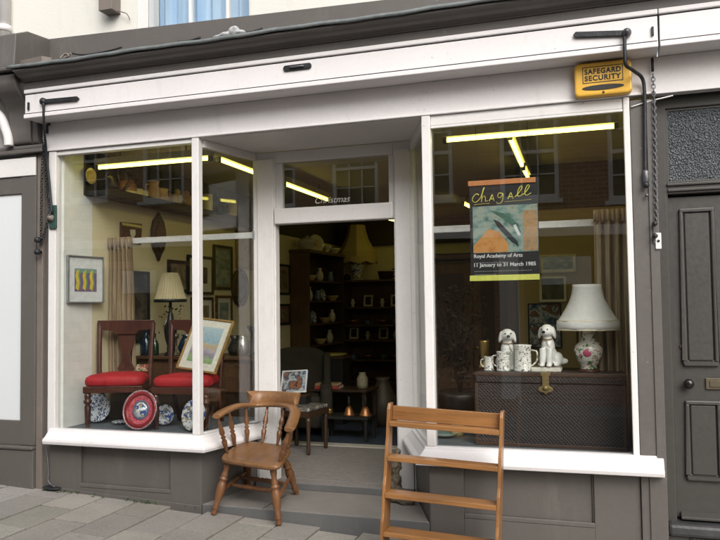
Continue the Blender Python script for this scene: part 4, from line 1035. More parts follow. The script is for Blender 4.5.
# ---- china along the plate shelf
SZ = 2.4455
def sx(u): p = atx(u, 190, -4.12); return p.y
SHELF_FROM = set(o.name for o in SC.objects)
jug = lambda r, h: [(0, 0), (r*.7, 0), (r*.95, h*.18), (r, h*.4), (r*.78, h*.68), (r*.62, h*.82), (r*.8, h), (r*.72, h), (r*.55, h*.84), (0, h*.8)]
mug = lambda r, h: [(0, 0), (r, 0), (r*1.02, h*.06), (r*.97, h*.5), (r, h), (r*.9, h), (r*.88, h*.12), (0, h*.1)]
m_ochre = plain('ochre_pottery', (.55, .41, .18), .35, 0, .2); m_cream_china = plain('cream_pottery', (.70, .64, .48), .3, 0, .2)
m_brownpot = plain('brown_pottery', (.24, .11, .06), .3, 0, .2); m_darkpot = plain('dark_metalware', (.03, .03, .03), .35, .5)
m_pinkpot = plain('pink_pottery', (.58, .36, .25), .35, 0, .2)
t = thing('hanging_plate', 'small yellowish plate hung high at the dark left end of the plate shelf', 'plate', (XI+.02, sx(99), 2.575))
obj('dish', MB().lathe([(0, 0), (.045, .004), (.07, .018), (.067, .021), (.04, .008), (0, .006)], (0, 0, 0), 24), m_ochre, t, world=False); t.rotation_euler.y = PI/2
# dark lantern
t = thing('lantern', 'black openwork lantern near the left end of the plate shelf', 'lantern', (-4.12, sx(117), SZ))
obj('base', MB().lathe([(.07, 0), (.075, .02), (.05, .03)], (0, 0, 0), 16), m_darkpot, t, world=False)
b = MB()
for i in range(8):
    an = 2*PI*i/8; b.tube(bez([(.05*math.cos(an), .05*math.sin(an), .03), (.09*math.cos(an), .09*math.sin(an), .09), (.05*math.cos(an), .05*math.sin(an), .17)], 4), .006, 5)
obj('cage', b, m_darkpot, t, world=False); obj('cap', MB().lathe([(.06, .17), (.07, .18), (.03, .22), (0, .24)], (0, 0, 0), 16), m_darkpot, t, world=False)
pot('toby_jug', 'brown and cream toby jug with a black hat on the plate shelf', 'jug', [(0, 0), (.06, 0), (.072, .03), (.068, .08), (.05, .10), (.055, .12)], (-4.11, sx(126), SZ), m_brownpot, handle=(PI/2, .02, .10, .06, .04))
t = C.scene.objects.get('toby_jug')
obj('hat', MB().lathe([(.085, .12), (.09, .128), (.055, .135), (.045, .165), (0, .17)], (0, 0, 0), 18), m_darkpot, t, world=False); obj('collar', MB().lathe([(.068, .002), (.083, .010), (.080, .03), (.066, .035)], (0, 0, 0), 18), m_cream_china, t, world=False)
pot('jug', 'tall pinkish cream jug on the plate shelf left of the corner mullion', 'jug', jug(.062, .16), (-4.12, sx(153), SZ), m_pinkpot, handle=(-PI/2, .04, .13, .05, .04))
pot('mug', 'low cream mug between the toby jug and the pinkish jug', 'mug', mug(.045, .085), (-4.12, sx(144), SZ), m_cream_china, handle=(-PI/2, .02, .07, .045, .03))
pot('mug', 'reddish brown mug right of the pinkish jug on the plate shelf', 'mug', mug(.048, .09), (-4.12, sx(165.5), SZ), m_brownpot, handle=(PI/2, .02, .075, .048, .03))
pot('figurine_jug', 'slim ochre figure jug, first of two left of the corner mullion', 'jug', [(0, 0), (.05, 0), (.045, .04), (.06, .08), (.045, .12), (.03, .135), (.036, .155), (.02, .18), (0, .185)], (-4.12, sx(177), SZ), m_ochre)
pot('figurine_jug', 'round ochre figure jug just left of the corner mullion', 'jug', [(0, 0), (.05, 0), (.065, .06), (.06, .12), (.04, .145), (.042, .165), (.02, .19), (0, .195)], (-4.12, sx(185.5), SZ), plain('tan_pottery', (.36, .23, .11), .35, 0, .2))
pot('tankard', 'straight cream tankard just right of the corner mullion on the plate shelf', 'tankard', mug(.055, .165), (-4.12, sx(206.5), SZ), m_cream_china, handle=(PI/2, .04, .14, .055, .04))
pot('candlestick_pair', 'dark metal candlestick on the plate shelf right of the cream tankard', 'candlestick', [(0, 0), (.06, 0), (.05, .02), (.018, .04), (.018, .14), (.035, .15), (.03, .19), (0, .19)], (-4.12, sx(215), SZ), m_darkpot).name = 'candlestick'
pot('candlestick', 'second dark candlestick, shorter, next to the gold mug', 'candlestick', [(0, 0), (.055, 0), (.045, .02), (.016, .04), (.016, .11), (.032, .12), (.028, .15), (0, .15)], (-4.10, sx(223), SZ), m_darkpot)
pot('mug', 'gold coloured mug at the right end of the plate shelf', 'mug', mug(.058, .14), (-4.12, sx(231), SZ), m_ochre, handle=(PI/2, .03, .12, .058, .04))

pot('figure_mug', 'pale pink faced mug right of the tall pinkish jug on the plate shelf', 'mug', [(0, 0), (.045, 0), (.055, .03), (.05, .09), (.058, .11), (.05, .115), (0, .10)], (-4.10, sx(159.5), SZ), plain('flesh_pottery', (.62, .42, .28), .3, 0, .2), handle=(PI/2, .02, .09, .05, .03))
pot('figure_mug', 'tan mug with a wide brim third from the corner mullion', 'mug', [(0, 0), (.045, 0), (.052, .05), (.045, .09), (.07, .10), (.06, .11), (0, .12)], (-4.10, sx(171.5), SZ), m_ochre, handle=(-PI/2, .02, .08, .05, .03))
pot('jar', 'small dark jar beside the black lantern on the plate shelf', 'jar', [(0, 0), (.04, 0), (.055, .05), (.03, .09), (.035, .11), (0, .11)], (-4.10, sx(109), SZ), m_darkpot)
pot('cup', 'cream cup in front of the brown toby jug on the plate shelf', 'cup', mug(.04, .06), (-4.07, sx(133), SZ), m_cream_china, handle=(PI/2, .015, .05, .04, .025))
for o in [o for o in SC.objects if o.name not in SHELF_FROM and o.parent is None and 'plate shelf' in o.get('label', '')+' ' and abs(o.location.z-SZ) < .01]:
    o.scale = (1.22, 1.22, 1.22)
# ---- sideboard behind the display deck with lamp and bottles
sb = thing('sideboard', 'dark wooden sideboard behind the red chairs crowded with glass and metalware', 'sideboard', (-3.6, 1.2, .048))
obj('carcase', MBx((-4.22, -3.02, 1.0, 1.45, .10, .98)), m_darkwood, sb, .006)
obj('top', MBx((-4.235, -3.0, .98, 1.47, .9805, 1.01)), m_midwood, sb, .006)
for (x0, x1) in ((-4.19, -3.64), (-3.60, -3.05)):
    o = obj('drawer', MBx((x0, x1, .985, .9995, .70, .95)), m_midwood, sb, .004); obj('drawer_knob', MB().ell(((x0+x1)/2, .975, .83), .016, 10), m_brass, o)
for (x, y) in ((-4.18, 1.04), (-3.06, 1.04), (-4.18, 1.41), (-3.06, 1.41)): obj('leg', MBx((x-.025, x+.025, y-.025, y+.025, .048, .0995)), m_darkwood, sb)
TZ = 1.0105
def sdx(u, y): return at(u, 340, y).x
lampL = thing('table_lamp', 'cream pleated table lamp glimpsed in front of the wall pictures', 'lamp', (sdx(170.5, 1.08), 1.08, TZ))
lampL.location.x = max(lampL.location.x, -4.09)
b = MB(); n = 60; pr = [(.145, .515), (.128, .56), (.085, .72), (.066, .76)]
vs = [(r_*(1+.025*(-1)**k)*math.cos(2*PI*k/n), r_*(1+.025*(-1)**k)*math.sin(2*PI*k/n), z) for r_, z in pr for k in range(n)]
fs = [(i*n+k, i*n+(k+1) % n, (i+1)*n+(k+1) % n, (i+1)*n+k) for i in range(3) for k in range(n)]
obj('lamp_shade', b.add(vs, fs, False), m_shadecream, lampL, world=False, solid=.002)
obj('bead_trim', MB().lathe([(.146, .49), (.15, .50), (.15, .515), (.145, .52)], (0, 0, 0), 40, ring=True), m_darkpot, lampL, world=False)
obj('lamp_base', MB().lathe([(0, 0), (.06, 0), (.055, .02), (.02, .05), (.05, .16), (.06, .24), (.03, .34), (.015, .40), (.012, .62), (0, .62)], (0, 0, 0), 20), m_darkpot, lampL, world=False)
m_bottle = plain('dark_blue_glass', (.012, .025, .045), .08, 0, .5); m_bottleg = plain('dark_green_glass', (.012, .035, .02), .08, 0, .5)
bt = lambda r, h: [(0, 0), (r, 0), (r*1.02, h*.1), (r, h*.5), (r*.6, h*.66), (r*.28, h*.75), (r*.26, h*.95), (r*.36, h*.96), (r*.34, h), (0, h)]
m_silverware = plain('tarnished_silver', (.35, .34, .31), .25, .9)
for u, y, pr_, mt, nm, lab, cat in ((146, 1.12, bt(.055, .26), m_bottle, 'decanter', 'dark blue decanter on the sideboard behind the left red chair', 'decanter'),
    (155, 1.14, bt(.035, .20), m_bottleg, 'bottle', 'small green bottle beside the blue decanter on the sideboard', 'bottle'),
    (176, 1.10, [(0, 0), (.05, 0), (.045, .015), (.012, .03), (.012, .15), (.025, .16), (.03, .2), (0, .2)], m_brassdull, 'candlestick', 'brass candlestick on the sideboard under the white price tag', 'candlestick'),
    (187, 1.16, [(0, 0), (.06, 0), (.085, .07), (.06, .14), (.04, .17), (.055, .19), (0, .19)], m_bottle, 'vase', 'dark blue vase on the sideboard left of the leaning landscape', 'vase'),
    (243, 1.12, [(0, 0), (.05, 0), (.06, .04), (.055, .13), (.035, .15), (.04, .165), (.02, .19), (0, .20)], m_silverware, 'jar', 'glass jar with a silver lid on the right end of the sideboard', 'jar'),
    (235, 1.20, [(0, 0), (.05, 0), (.07, .06), (.03, .14), (.05, .18), (0, .18)], m_darkpot, 'urn', 'dark urn behind the leaning landscape on the sideboard', 'urn'),
    (252, 1.10, [(0, 0), (.045, 0), (.04, .02), (.015, .04), (.015, .2), (.05, .26), (.045, .27), (0, .27)], m_darkpot, 'candlestick', 'tall dark candlestick at the right end of the sideboard', 'candlestick')):
    x = min(sdx(u, y), -3.05); pot(nm, lab, cat, pr_, (x, y, TZ), mt)
k = at(168.5, 322, 1.06)
tag(obj('price_tag', MB().box(-.026, .026, -.0012, .0012, -.032, .032), plain('card_white', (.62, .62, .66), .8)), 'white paper price tag hanging under the cream lamp shade', 'price tag')
o = C.scene.objects['price_tag']; o.location = k; o.rotation_euler = (0, .45, .1)
# flowers
t = thing('dried_flowers', 'spray of dried leaves in a dark vase beside the cream lamp', 'flowers', (sdx(172, 1.2), 1.2, TZ)); t.location.x = max(t.location.x, -4.05)
obj('vase', MB().lathe([(0, 0), (.04, 0), (.05, .06), (.03, .12), (.04, .15), (0, .15)], (0, 0, 0), 16), m_darkpot, t, world=False)
b = MB()
for i in range(60):
    an = random.uniform(0, 2*PI); rr_ = random.uniform(.02, .12); z = .18+random.uniform(0, .28); c = Vector((rr_*math.cos(an), rr_*math.sin(an), z)); d = Vector((random.uniform(-1, 1), random.uniform(-1, 1), random.uniform(-.3, 1)))*.03; e = d.orthogonal().normalized()*.009
    b.add([c, c+d*.5+e, c+d, c+d*.5-e], [(0, 1, 2, 3)])
for i in range(8):
    an = 2*PI*i/8; b.tube([(0, 0, .14), (.05*math.cos(an), .05*math.sin(an), .30)], .002, 4)
obj('foliage', b, paint('dried_leaf', (.10, .075, .035), .8, .4, 20, .1, 60), t, world=False)

# ================================================================== RIGHT WINDOW DISPLAY
RZ = .471
tk = thing('wicker_trunk', 'large dark brown basketwork trunk with a brass hasp in the right window', 'trunk', (-.47, .30, RZ))
a = N('woven_cane'); tc = a.n('ShaderNodeTexCoord'); sp_ = a.n('ShaderNodeSeparateXYZ'); a.l(tc.outputs['Object'], sp_.inputs[0])
def dg(op):
    m1 = a.n('ShaderNodeMath', operation='ADD'); a.l(sp_.outputs[0], m1.inputs[0]); a.l(sp_.outputs[1], m1.inputs[1])
    m2 = a.n('ShaderNodeMath', operation=op); a.l(m1.outputs[0], m2.inputs[0]); a.l(sp_.outputs[2], m2.inputs[1])
    m3 = a.n('ShaderNodeMath', operation='MULTIPLY'); a.l(m2.outputs[0], m3.inputs[0]); m3.inputs[1].default_value = 250
    m4 = a.n('ShaderNodeMath', operation='SINE'); a.l(m3.outputs[0], m4.inputs[0]); return m4.outputs[0]
mx_ = a.n('ShaderNodeMath', operation='MAXIMUM'); a.l(dg('ADD'), mx_.inputs[0]); a.l(dg('SUBTRACT'), mx_.inputs[1])
lat = a.n('ShaderNodeMapRange'); a.l(mx_.outputs[0], lat.inputs[0]); lat.inputs[1].default_value = .2; lat.inputs[2].default_value = .95
vm = a.coords(); nn = a.noise(vm, 5, 4); n3 = a.noise(vm, 120, 2)
c = a.mix(lat.outputs[0], (.019, .014, .014), (.058, .046, .044)); c = a.mix(.4, c, a.ramp(nn, [(.35, (.02, .012, .01)), (.65, (.11, .08, .066))]), 'SOFT_LIGHT')
a.bsdf(c, .5, 0, a.bump(lat.outputs[0], .6, .004)); m_cane = a.m
x0, x1, y0, y1, z0, z1 = -.962, .030, .30, .80, RZ, .972
obj('body', MBx((x0+.012, x1-.012, y0+.010, y1-.01, z0+.0, z1-.075)), m_cane, tk, .004)
obj('lid', MBx((x0+.004, x1-.004, y0+.004, y1-.004, z1-.070, z1)), m_cane, tk, .008)
m_tkedge = wood('trunk_edge_wood', (.03, .016, .010), (.075, .042, .028), 1, .5, 0)
b = MB()
for q in ((x0, x1, y0, y0+.016, z0, z0+.022), (x0+.0, x1, y0-.002, y0+.003, z1-.022, z1+.002)): b.box(*q)
obj('edge_batten', b, m_tkedge, tk, .003)
b = MB()
for q in ((x0-.001, x0+.020, y0+.001, y0+.0095, z0+.023, z1-.076), (x1-.020, x1+.001, y0+.001, y0+.0095, z0+.023, z1-.076)): b.box(*q)
obj('corner_batten', b, m_tkedge, tk, .003)
m_hasp = plain('worn_brass', (.30, .23, .10), .45, .7)
hx = at(545.5, 380, .3).x
hp = [(-.030, .09), (.030, .09), (.034, .065), (.022, .055), (.022, -.02), (.045, -.035), (.05, -.055), (.03, -.07), (.012, -.075), (0, -.092), (-.012, -.075), (-.03, -.07), (-.05, -.055), (-.045, -.035), (-.022, -.02), (-.022, .055), (-.034, .065)]
hs = obj('hasp', MB().prism([(hx+p[0], .905+p[1]*.85) for p in hp], 'y', .288, .2975), m_hasp, tk, .003)
obj('hasp_boss', MB().lathe([(.018, 0), (.018, .01), (.01, .016), (0, .017)], (hx, .288, .875), 14, (hx, -.712, .875)), m_hasp, hs)
ZT = .9725

# spaniels
def spaniel(label, x, y, rz, s=1.):
    t = thing('china_spaniel', label, 'figurine', (x, y, ZT))
    parts = [('e', (0, 0, .075), (.052, .062, .075)), ('e', (0, -.012, .135), (.046, .048, .065)), ('e', (0, -.022, .185), (.032, .034, .042)),
             ('e', (0, -.034, .232), (.044, .046, .042)), ('e', (0, -.074, .222), (.021, .024, .019)), ('e', (0, -.030, .258), (.034, .036, .020)),
             ('e', (.047, -.026, .222), (.012, .024, .043), 14, (0, -.18, 0)), ('e', (-.047, -.026, .222), (.012, .024, .043), 14, (0, .18, 0)),
             ('e', (.050, .035, .045), (.030, .055, .048)), ('e', (-.050, .035, .045), (.030, .055, .048)),
             ('e', (.055, -.015, .012), (.018, .035, .013)), ('e', (-.055, -.015, .012), (.018, .035, .013)),
             ('t', [(.024, -.050, .12), (.024, -.062, .06), (.024, -.066, .008)], [.022, .019, .018]), ('t', [(-.024, -.050, .12), (-.024, -.062, .06), (-.024, -.066, .008)], [.022, .019, .018]),
             ('e', (.024, -.075, .010), (.019, .024, .012)), ('e', (-.024, -.075, .010), (.019, .024, .012)),
             ('e', (.07, .065, .03), (.04, .022, .022), 14, (0, 0, .6))]
    o = blob('body', parts, m_china, None, .0055, 5); o.parent = t
    obj('nose', MB().ell((0, -.098, .228), (.013, .009, .010), 12), m_nose, t, world=False)
    for sx_ in (-1, 1): obj('eye', MB().ell((sx_*.019, -.075, .246), (.006, .005, .005), 10), m_nose, t, world=False)
    obj('collar', MB().tube([(.037*math.cos(q), -.022+.037*math.sin(q), .186+.008*math.sin(q)) for q in [2*PI*i/24 for i in range(24)]], .003, 6, closed=True), m_gilt, t, world=False)
    obj('chain', MB().tube([(0, -.062, .178), (.018, -.065, .14), (.040, -.045, .10)], .002, 5), m_gilt, t, world=False)
    t.rotation_euler.z = math.radians(rz); t.scale = (s, s, s); return t
k = at(507.5, 366, .55); spaniel('white china spaniel sitting behind the patterned mugs on the trunk', k.x, .55, 14, 1.06)
k = at(547, 362, .50); spaniel('white china spaniel sitting on the small white book beside the lamp', k.x+.015, .50, -14, 1.06).location.z = ZT+.032
bk_ = thing('small_book', 'small white and pink bound book under the right china spaniel', 'book', (k.x, .46, ZT))
obj('cover', MB().box(-.10, .10, -.075, .075, 0, .031), china_pattern('marbled_cover', (.70, .68, .62), [(.5, .2, .18), (.3, .3, .25)], 30, .54, .58), bk_, .004, world=False)
obj('pages', MB().box(-.094, .101, -.077, .07, .005, .026), m_paper, bk_, .001, world=False)
for u, y, r, h, lab, ha in ((489, .46, .036, .098, 'smallest black patterned china mug at the left end of the trunk', PI), (503.5, .44, .050, .135, 'middle black patterned china mug between the small mug and the large one', PI), (523, .42, .062, .185, 'largest black patterned china mug standing between the two spaniels', 0)):
    k = at(u, 366, y)
    pot('china_mug', lab, 'mug', [(0, 0), (r*1.0, 0), (r*1.02, h*.06), (r*.93, h*.12), (r*.92, h*.9), (r*.98, h*.97), (r, h), (r*.93, h), (r*.86, h*.9), (r*.85, h*.1), (0, h*.08)], (k.x, y, ZT), m_chintz, 30, handle=(ha, h*.2, h*.8, r, r*.55))
# lamp
k = at(589, 364, .50)
tl = thing('table_lamp', 'large lamp with a white bell shade and rose painted vase base on the trunk', 'lamp', (k.x, .50, ZT))
obj('vase_base', MB().lathe([(0, .016), (.055, .016), (.058, .022), (.05, .034), (.066, .055), (.088, .10), (.098, .145), (.090, .178), (.066, .20), (.050, .212), (.046, .235), (.050, .252), (.044, .256), (0, .256)], (0, 0, 0), 36), m_floral, tl, world=False)
obj('rose_motif', MB().ell((-.005, -.083, .135), (.034, .016, .034), 14), plain('rose_pink_glaze', (.55, .10, .20), .25, 0, .3), tl, world=False)
obj('plinth', MB().lathe([(0, 0), (.072, 0), (.074, .006), (.066, .0155), (0, .0155)], (0, 0, 0), 30), m_mahog, tl, world=False)
obj('neck', MB().lathe([(.040, .2565), (.040, .312), (.014, .316), (.014, .35), (0, .35)], (0, 0, 0), 20), m_cream_china, tl, world=False)
n = 96; rgs = []
for z, r_ in ((.290, .207), (.312, .209), (.347, .207), (.350, .198), (.382, .178), (.432, .147), (.482, .121), (.532, .104), (.577, .096), (.600, .095)):
    rgs.append([(r_*(1+.012*abs(math.sin(4*2*PI*q/n*1.0)))*math.cos(2*PI*q/n), r_*(1+.012*abs(math.sin(4*2*PI*q/n)))*math.sin(2*PI*q/n), z) for q in range(n)])
vs = [p for r_ in rgs for p in r_]; fs = [(i*n+q, i*n+(q+1) % n, (i+1)*n+(q+1) % n, (i+1)*n+q) for i in range(len(rgs)-1) for q in range(n)]
shd = obj('lamp_shade', MB().add(vs, fs, True), m_shade, tl, world=False, solid=.003)
obj('shade_trim', MB().lathe([(.206, .284), (.211, .284), (.211, .294), (.206, .294)], (0, 0, 0), 60, ring=True), m_cream_china, tl, world=False)
obj('shade_trim', MB().lathe([(.204, .344), (.210, .346), (.206, .355), (.199, .353)], (0, 0, 0), 60, ring=True), m_cream_china, tl, world=False)
# brass candlestick behind the mugs
k = at(484.5, 352, .70)
pot('candlestick', 'polished brass candlestick behind the smallest mug on the trunk', 'candlestick', [(0, 0), (.05, 0), (.045, .02), (.02, .035), (.022, .06), (.030, .07), (.034, .19), (.036, .20), (0, .20)], (k.x, .70, ZT), m_brass)

# curtain on the right wall
ct = thing('side_curtain', 'brown striped curtain hanging at the right side of the right window behind the lamp', 'curtain', (.05, .66, .5))
cx0 = at(596, 300, .56).x
m_curt2 = stripes_cloth('lightened_beige_curtain', [(.26, .19, .12), (.46, .37, .25), (.54, .45, .33), (.34, .24, .16)], 30)  # cloth colour lightened to make up for the weak light behind the lamp
fn = lambda u, v: (cx0+(.165-cx0)*u - .02*(1-v)*(1-u), (.58+.028*math.sin(u*36+1.1*math.sin(3*u+2*v))+.011*math.sin(u*67+v*2)) if True else 0, .472+(2.09-.472)*v)
obj('cloth', MB().sheet(fn, 110, 12), m_curt2, ct, 0, solid=.004)
obj('heading', MB().sheet(lambda u, v: (cx0+(.165-cx0)*u, .56+.018*math.sin(u*58), 2.01+.085*v), 80, 2), m_curt2, ct, 0, solid=.006)
m_rail = plain('white_rail', (.66, .66, .67), .45)
for u0, v0, u1, v1, y, lab in ((431, 230, 597, 222.5, .625, 'white curtain rail across the right window behind the poster'), (116, 241, 254, 236, .665, 'white curtain rail across the left window in front of the oval carving')):
    a_, b_ = at(u0, v0, y), at(u1, v1, y); z = (a_.z+b_.z)/2
    t = thing('curtain_rail', lab, 'rail', (a_.x, y, z), 'white curtain rails in the display windows')
    xa, xb = (max(-4.239, a_.x-.4), b_.x) if u0 < 300 else (a_.x, .169)
    obj('rail', MBx((xa, xb, y-.012, y+.012, z-.025, z+.025)), m_rail, t, .004)
    xe = b_.x if u0 < 300 else a_.x
    obj('end_bracket', MBx((xe-.010, xe+.010, y-.016, y+.016, z-.032, z+.032)), m_silver, t, .003)

# poster
YP = .12
px0, px1 = at(470, 230, YP).x, at(538.7, 230, YP).x; pz1, pz0 = at(503, 179, YP).z, at(503, 281, YP).z
po = thing('exhibition_poster', 'black exhibition poster with yellow script and a coloured picture hung in the right window', 'poster', ((px0+px1)/2, YP, pz0))
pw = px1-px0; ph = pz1-pz0
def cp_(x, y): return (px0+(x-5)/330*pw, pz1-(y-20)/500*ph)     # poster layout grid
obj('board', MBx((px0, px1, YP, YP+.006, pz0, pz1)), m_postblack, po, .001)
obj('top_bar', MBx((px0-.006, px1-.012, YP-.008, YP-.0005, pz1-.036, pz1-.002)), m_orange, po, .002)
xa, za = cp_(0, 518); xb, zb_ = cp_(336, 490); obj('bottom_bar', MBx((xa, px1-.001, YP-.006, YP-.0005, za+.001, zb_)), m_lime, po, .001)
# generic picture: blotched greens above an orange floor
xa, za = cp_(20, 380); xb, zb_ = cp_(332, 150)
pic = obj('picture', MBx((xa, xb, YP-.002, YP-.0005, za, zb_)), abstract('picture_blotches', [(.03, .06, .06), (.10, .19, .17), (.22, .30, .28), (.30, .33, .25), (.10, .14, .18)], 16, 4, (1, 1, 1.3), seed=9), po, 0)
def patch(pts, m, y): obj('picture_patch', MB().prism([cp_(*p) for p in pts], 'y', y-.0006, y), m, pic, 0)
patch([(22, 378), (22, 345), (95, 262), (150, 280), (190, 340), (185, 378)], abstract('picture_orange', [(.35, .14, .04), (.52, .24, .07), (.42, .26, .12)], 18, 3, seed=10), YP-.0021)
patch([(262, 376), (262, 180), (328, 180), (330, 376)], abstract('picture_ochre', [(.22, .14, .07), (.38, .24, .12), (.16, .14, .12)], 14, 3, seed=11), YP-.0021)
patch([(120, 215), (150, 230), (235, 330), (240, 355), (205, 330), (140, 255)], plain('picture_black', (.015, .02, .022), .5), YP-.0029)
patch([(105, 170), (190, 195), (240, 245), (255, 290), (225, 265), (165, 215)], abstract('picture_green', [(.02, .06, .05), (.06, .16, .12), (.03, .05, .05)], 30, 3, seed=12), YP-.0029)
patch([(215, 250), (236, 300), (250, 300), (228, 245)], m_printwhite, YP-.0037)
def stroke(pts, w=.0042):
    p3 = [Vector((cp_(*p)[0], YP-.002, cp_(*p)[1])) for p in pts]; return bez(p3, 5)
lb = MB()
for s_ in ([(52, 92), (40, 86), (24, 100), (20, 118), (34, 128), (50, 118), (62, 104)], [(62, 104), (74, 72), (80, 56), (72, 70), (64, 128), (68, 108), (80, 98), (84, 112), (84, 126), (96, 122)],
           [(102, 126), (112, 106), (118, 94), (122, 108), (126, 126)], [(107, 116), (123, 115)],
           [(168, 92), (152, 88), (144, 102), (152, 112), (166, 100), (170, 92), (168, 120), (158, 138), (144, 140), (138, 132)],
           [(192, 120), (202, 100), (208, 90), (212, 102), (218, 120)], [(197, 110), (214, 109)],
           [(226, 112), (246, 92), (262, 66), (254, 62), (242, 82), (240, 106), (252, 108), (266, 98)], [(264, 104), (280, 88), (296, 64), (288, 58), (276, 80), (274, 100), (284, 106), (304, 96)]):
    lb.tube(stroke(s_), .0042, 6, sy=.5)
lb.tube(stroke([(26, 140), (60, 137), (104, 136)]), .0016, 5); lb.tube(stroke([(176, 133), (240, 131), (304, 128)]), .0012, 5)
obj('script_lettering', lb, m_lemon, po)
for body, x0_, x1_, yb in (('Royal Academy of Arts', 22, 256, 410), ('11 January to 31 March 1985', 22, 318, 454)):
    xa, za = cp_(x0_, yb); xb, _ = cp_(x1_, yb); text('lettering', body, m_printwhite, po, (xa, YP-.001, za), width=xb-xa, bold=.016, depth=.0008)
for yb, x1_ in ((430, 190), (472, 300), (488, 130)):
    xa, za = cp_(24, yb); xb, _ = cp_(x1_, yb); b = MB(); x = xa
    while x < xb:
        w_ = random.uniform(.006, .018); b.box(x, min(x+w_, xb), YP-.0012, YP-.0005, za, za+.0045); x += w_+.004
    obj('small_print', b, plain('grey_small_print', (.20, .20, .21), .6), po)
b = MB()
for x in (px0+.05, px1-.06): b.tube([(x, YP+.004, pz1), (x, YP+.02, 2.80)], .0016, 5)
obj('hanging_cord', b, m_blk, po)

# things behind the trunk, hung on the partition wall (facing the street)
def onpart(name, label, cat, u0, v0, u1, v1, fw, mf, mount, mm_, ma, y=2.598):
    a_, b_ = at(u0, v1, y), at(u1, v0, y); t = thing(name, label, cat, ((a_.x+b_.x)/2, y, a_.z)); picture(t, b_.x-a_.x, b_.z-a_.z, fw, mf, mount, mm_, ma); return t
onpart('framed_picture', 'pale framed long landscape print between the poster and the lamp shade', 'framed picture', 540, 254, 576, 273, .02, m_paper, .012, m_paperw, abstract('misty_landscape', [(.20, .24, .26), (.45, .50, .50), (.12, .16, .18), (.60, .63, .62)], 5, 3, (1, 1, 4), seed=13))
onpart('framed_picture', 'grey print in a white frame just below the long landscape print', 'framed picture', 540, 276, 566, 302, .022, m_paperw, 0, None, abstract('grey_print', [(.03, .035, .035), (.16, .17, .16), (.07, .075, .07)], 6, 3, seed=14))
onpart('framed_picture', 'dark framed picture of blue and orange figures above the china spaniels', 'framed picture', 529, 303, 561, 348, .012, m_black, 0, None, A6)
onpart('framed_picture', 'dim dark framed print on the partition right of the blue figures', 'framed picture', 577, 290, 596, 350, .02, m_midwood, .02, m_paper, A3)
# dark plant-like tangle in the left part of the right window
t = thing('dried_arrangement', 'tall arrangement of dried foliage in a dark urn behind the left end of the trunk', 'dried flowers', (-1.16, 1.45, .47))
t.location = (at(460, 380, 1.5).x, 1.5, .05)
obj('urn', MB().lathe([(0, 0), (.16, 0), (.14, .06), (.06, .14), (.06, .22), (.17, .46), (.20, .62), (.17, .66), (0, .64)], (0, 0, 0), 24), m_darkpot, t, world=False)
b = MB(); b2 = MB()
for i in range(420):
    an = random.uniform(0, 2*PI); z = .70+random.random()*.85; rr_ = random.uniform(.03, .30)*(1-.4*abs(z-1.1)); c = Vector((rr_*math.cos(an), rr_*math.sin(an)*.6, z))
    d = Vector((random.uniform(-1, 1), random.uniform(-1, 1), random.uniform(-.4, 1))).normalized()*random.uniform(.04, .075); e = d.orthogonal().normalized()*.014
    b.add([c, c+d*.5+e, c+d, c+d*.5-e], [(0, 1, 2, 3)])
for i in range(14):
    an = 2*PI*i/14; b2.tube([(0, 0, .6), (.08*math.cos(an), .06*math.sin(an), 1.0), (.2*math.cos(an), .12*math.sin(an), 1.4)], .004, 4)
obj('stems', b2, m_darkwood, t, world=False); obj('foliage', b, paint('dry_brown_leaf', (.035, .027, .014), .8, .5, 14, .1, 60), t, world=False)
wx0 = at(428, 300, 2.72).x
t = thing('wardrobe', 'tall dark wardrobe deep in the shop behind the left part of the right window', 'wardrobe', ((wx0-.94)/2, 2.95, .048))
obj('carcase', MBx((wx0, -.945, 2.72, 3.2, .05, 1.90)), m_darkwood, t, .006)
obj('cornice', MBx((wx0-.03, -.935, 2.69, 3.22, 1.9005, 1.97)), m_darkwood, t, .012)
wm = (wx0-.94)/2
for xa, xb, kx in ((wx0+.03, wm-.004, wm-.05), (wm+.004, -.97, wm+.05)):
    o = obj('door', MBx((xa, xb, 2.70, 2.7195, .12, 1.86)), m_midwood, t, .008); obj('knob', MB().ell((kx, 2.69, 1.0), .016, 10), m_brass, o)
    obj('door_panel', MBx((xa+.08, xb-.08, 2.692, 2.6995, .9, 1.76)), m_darkwood, o, .01)
t = thing('cabinet', 'low dark cabinet in the shop left of the basketwork trunk', 'cabinet', (at(450, 420, 1.2).x, 1.25, .048))
x = t.location.x
obj('carcase', MBx((x-.22, x+.30, 1.05, 1.45, .05, .56)), m_darkwood, t, .005)
o = obj('door', MBx((x-.20, x+.28, 1.035, 1.0495, .10, .53)), m_midwood, t, .006); obj('knob', MB().ell((x+.20, 1.025, .32), .014, 10), m_brass, o)
k = at(446, 436, .6)
pot('glass_bowl', 'pale green glass bowl at the left foot of the trunk', 'bowl', [(0, .004), (.05, 0), (.085, .018), (.10, .03), (.096, .032), (.05, .012), (0, .012)], (k.x, .55, RZ), plain('sea_green_glass', (.20, .30, .28), .1, 0, .4))
pot('brass_jar', 'yellowish brass jar beside the glass bowl left of the trunk', 'jar', [(0, 0), (.045, 0), (.055, .03), (.05, .08), (.03, .10), (.034, .115), (0, .115)], (at(462, 436, .62).x-.03, .62, RZ), m_ochre)

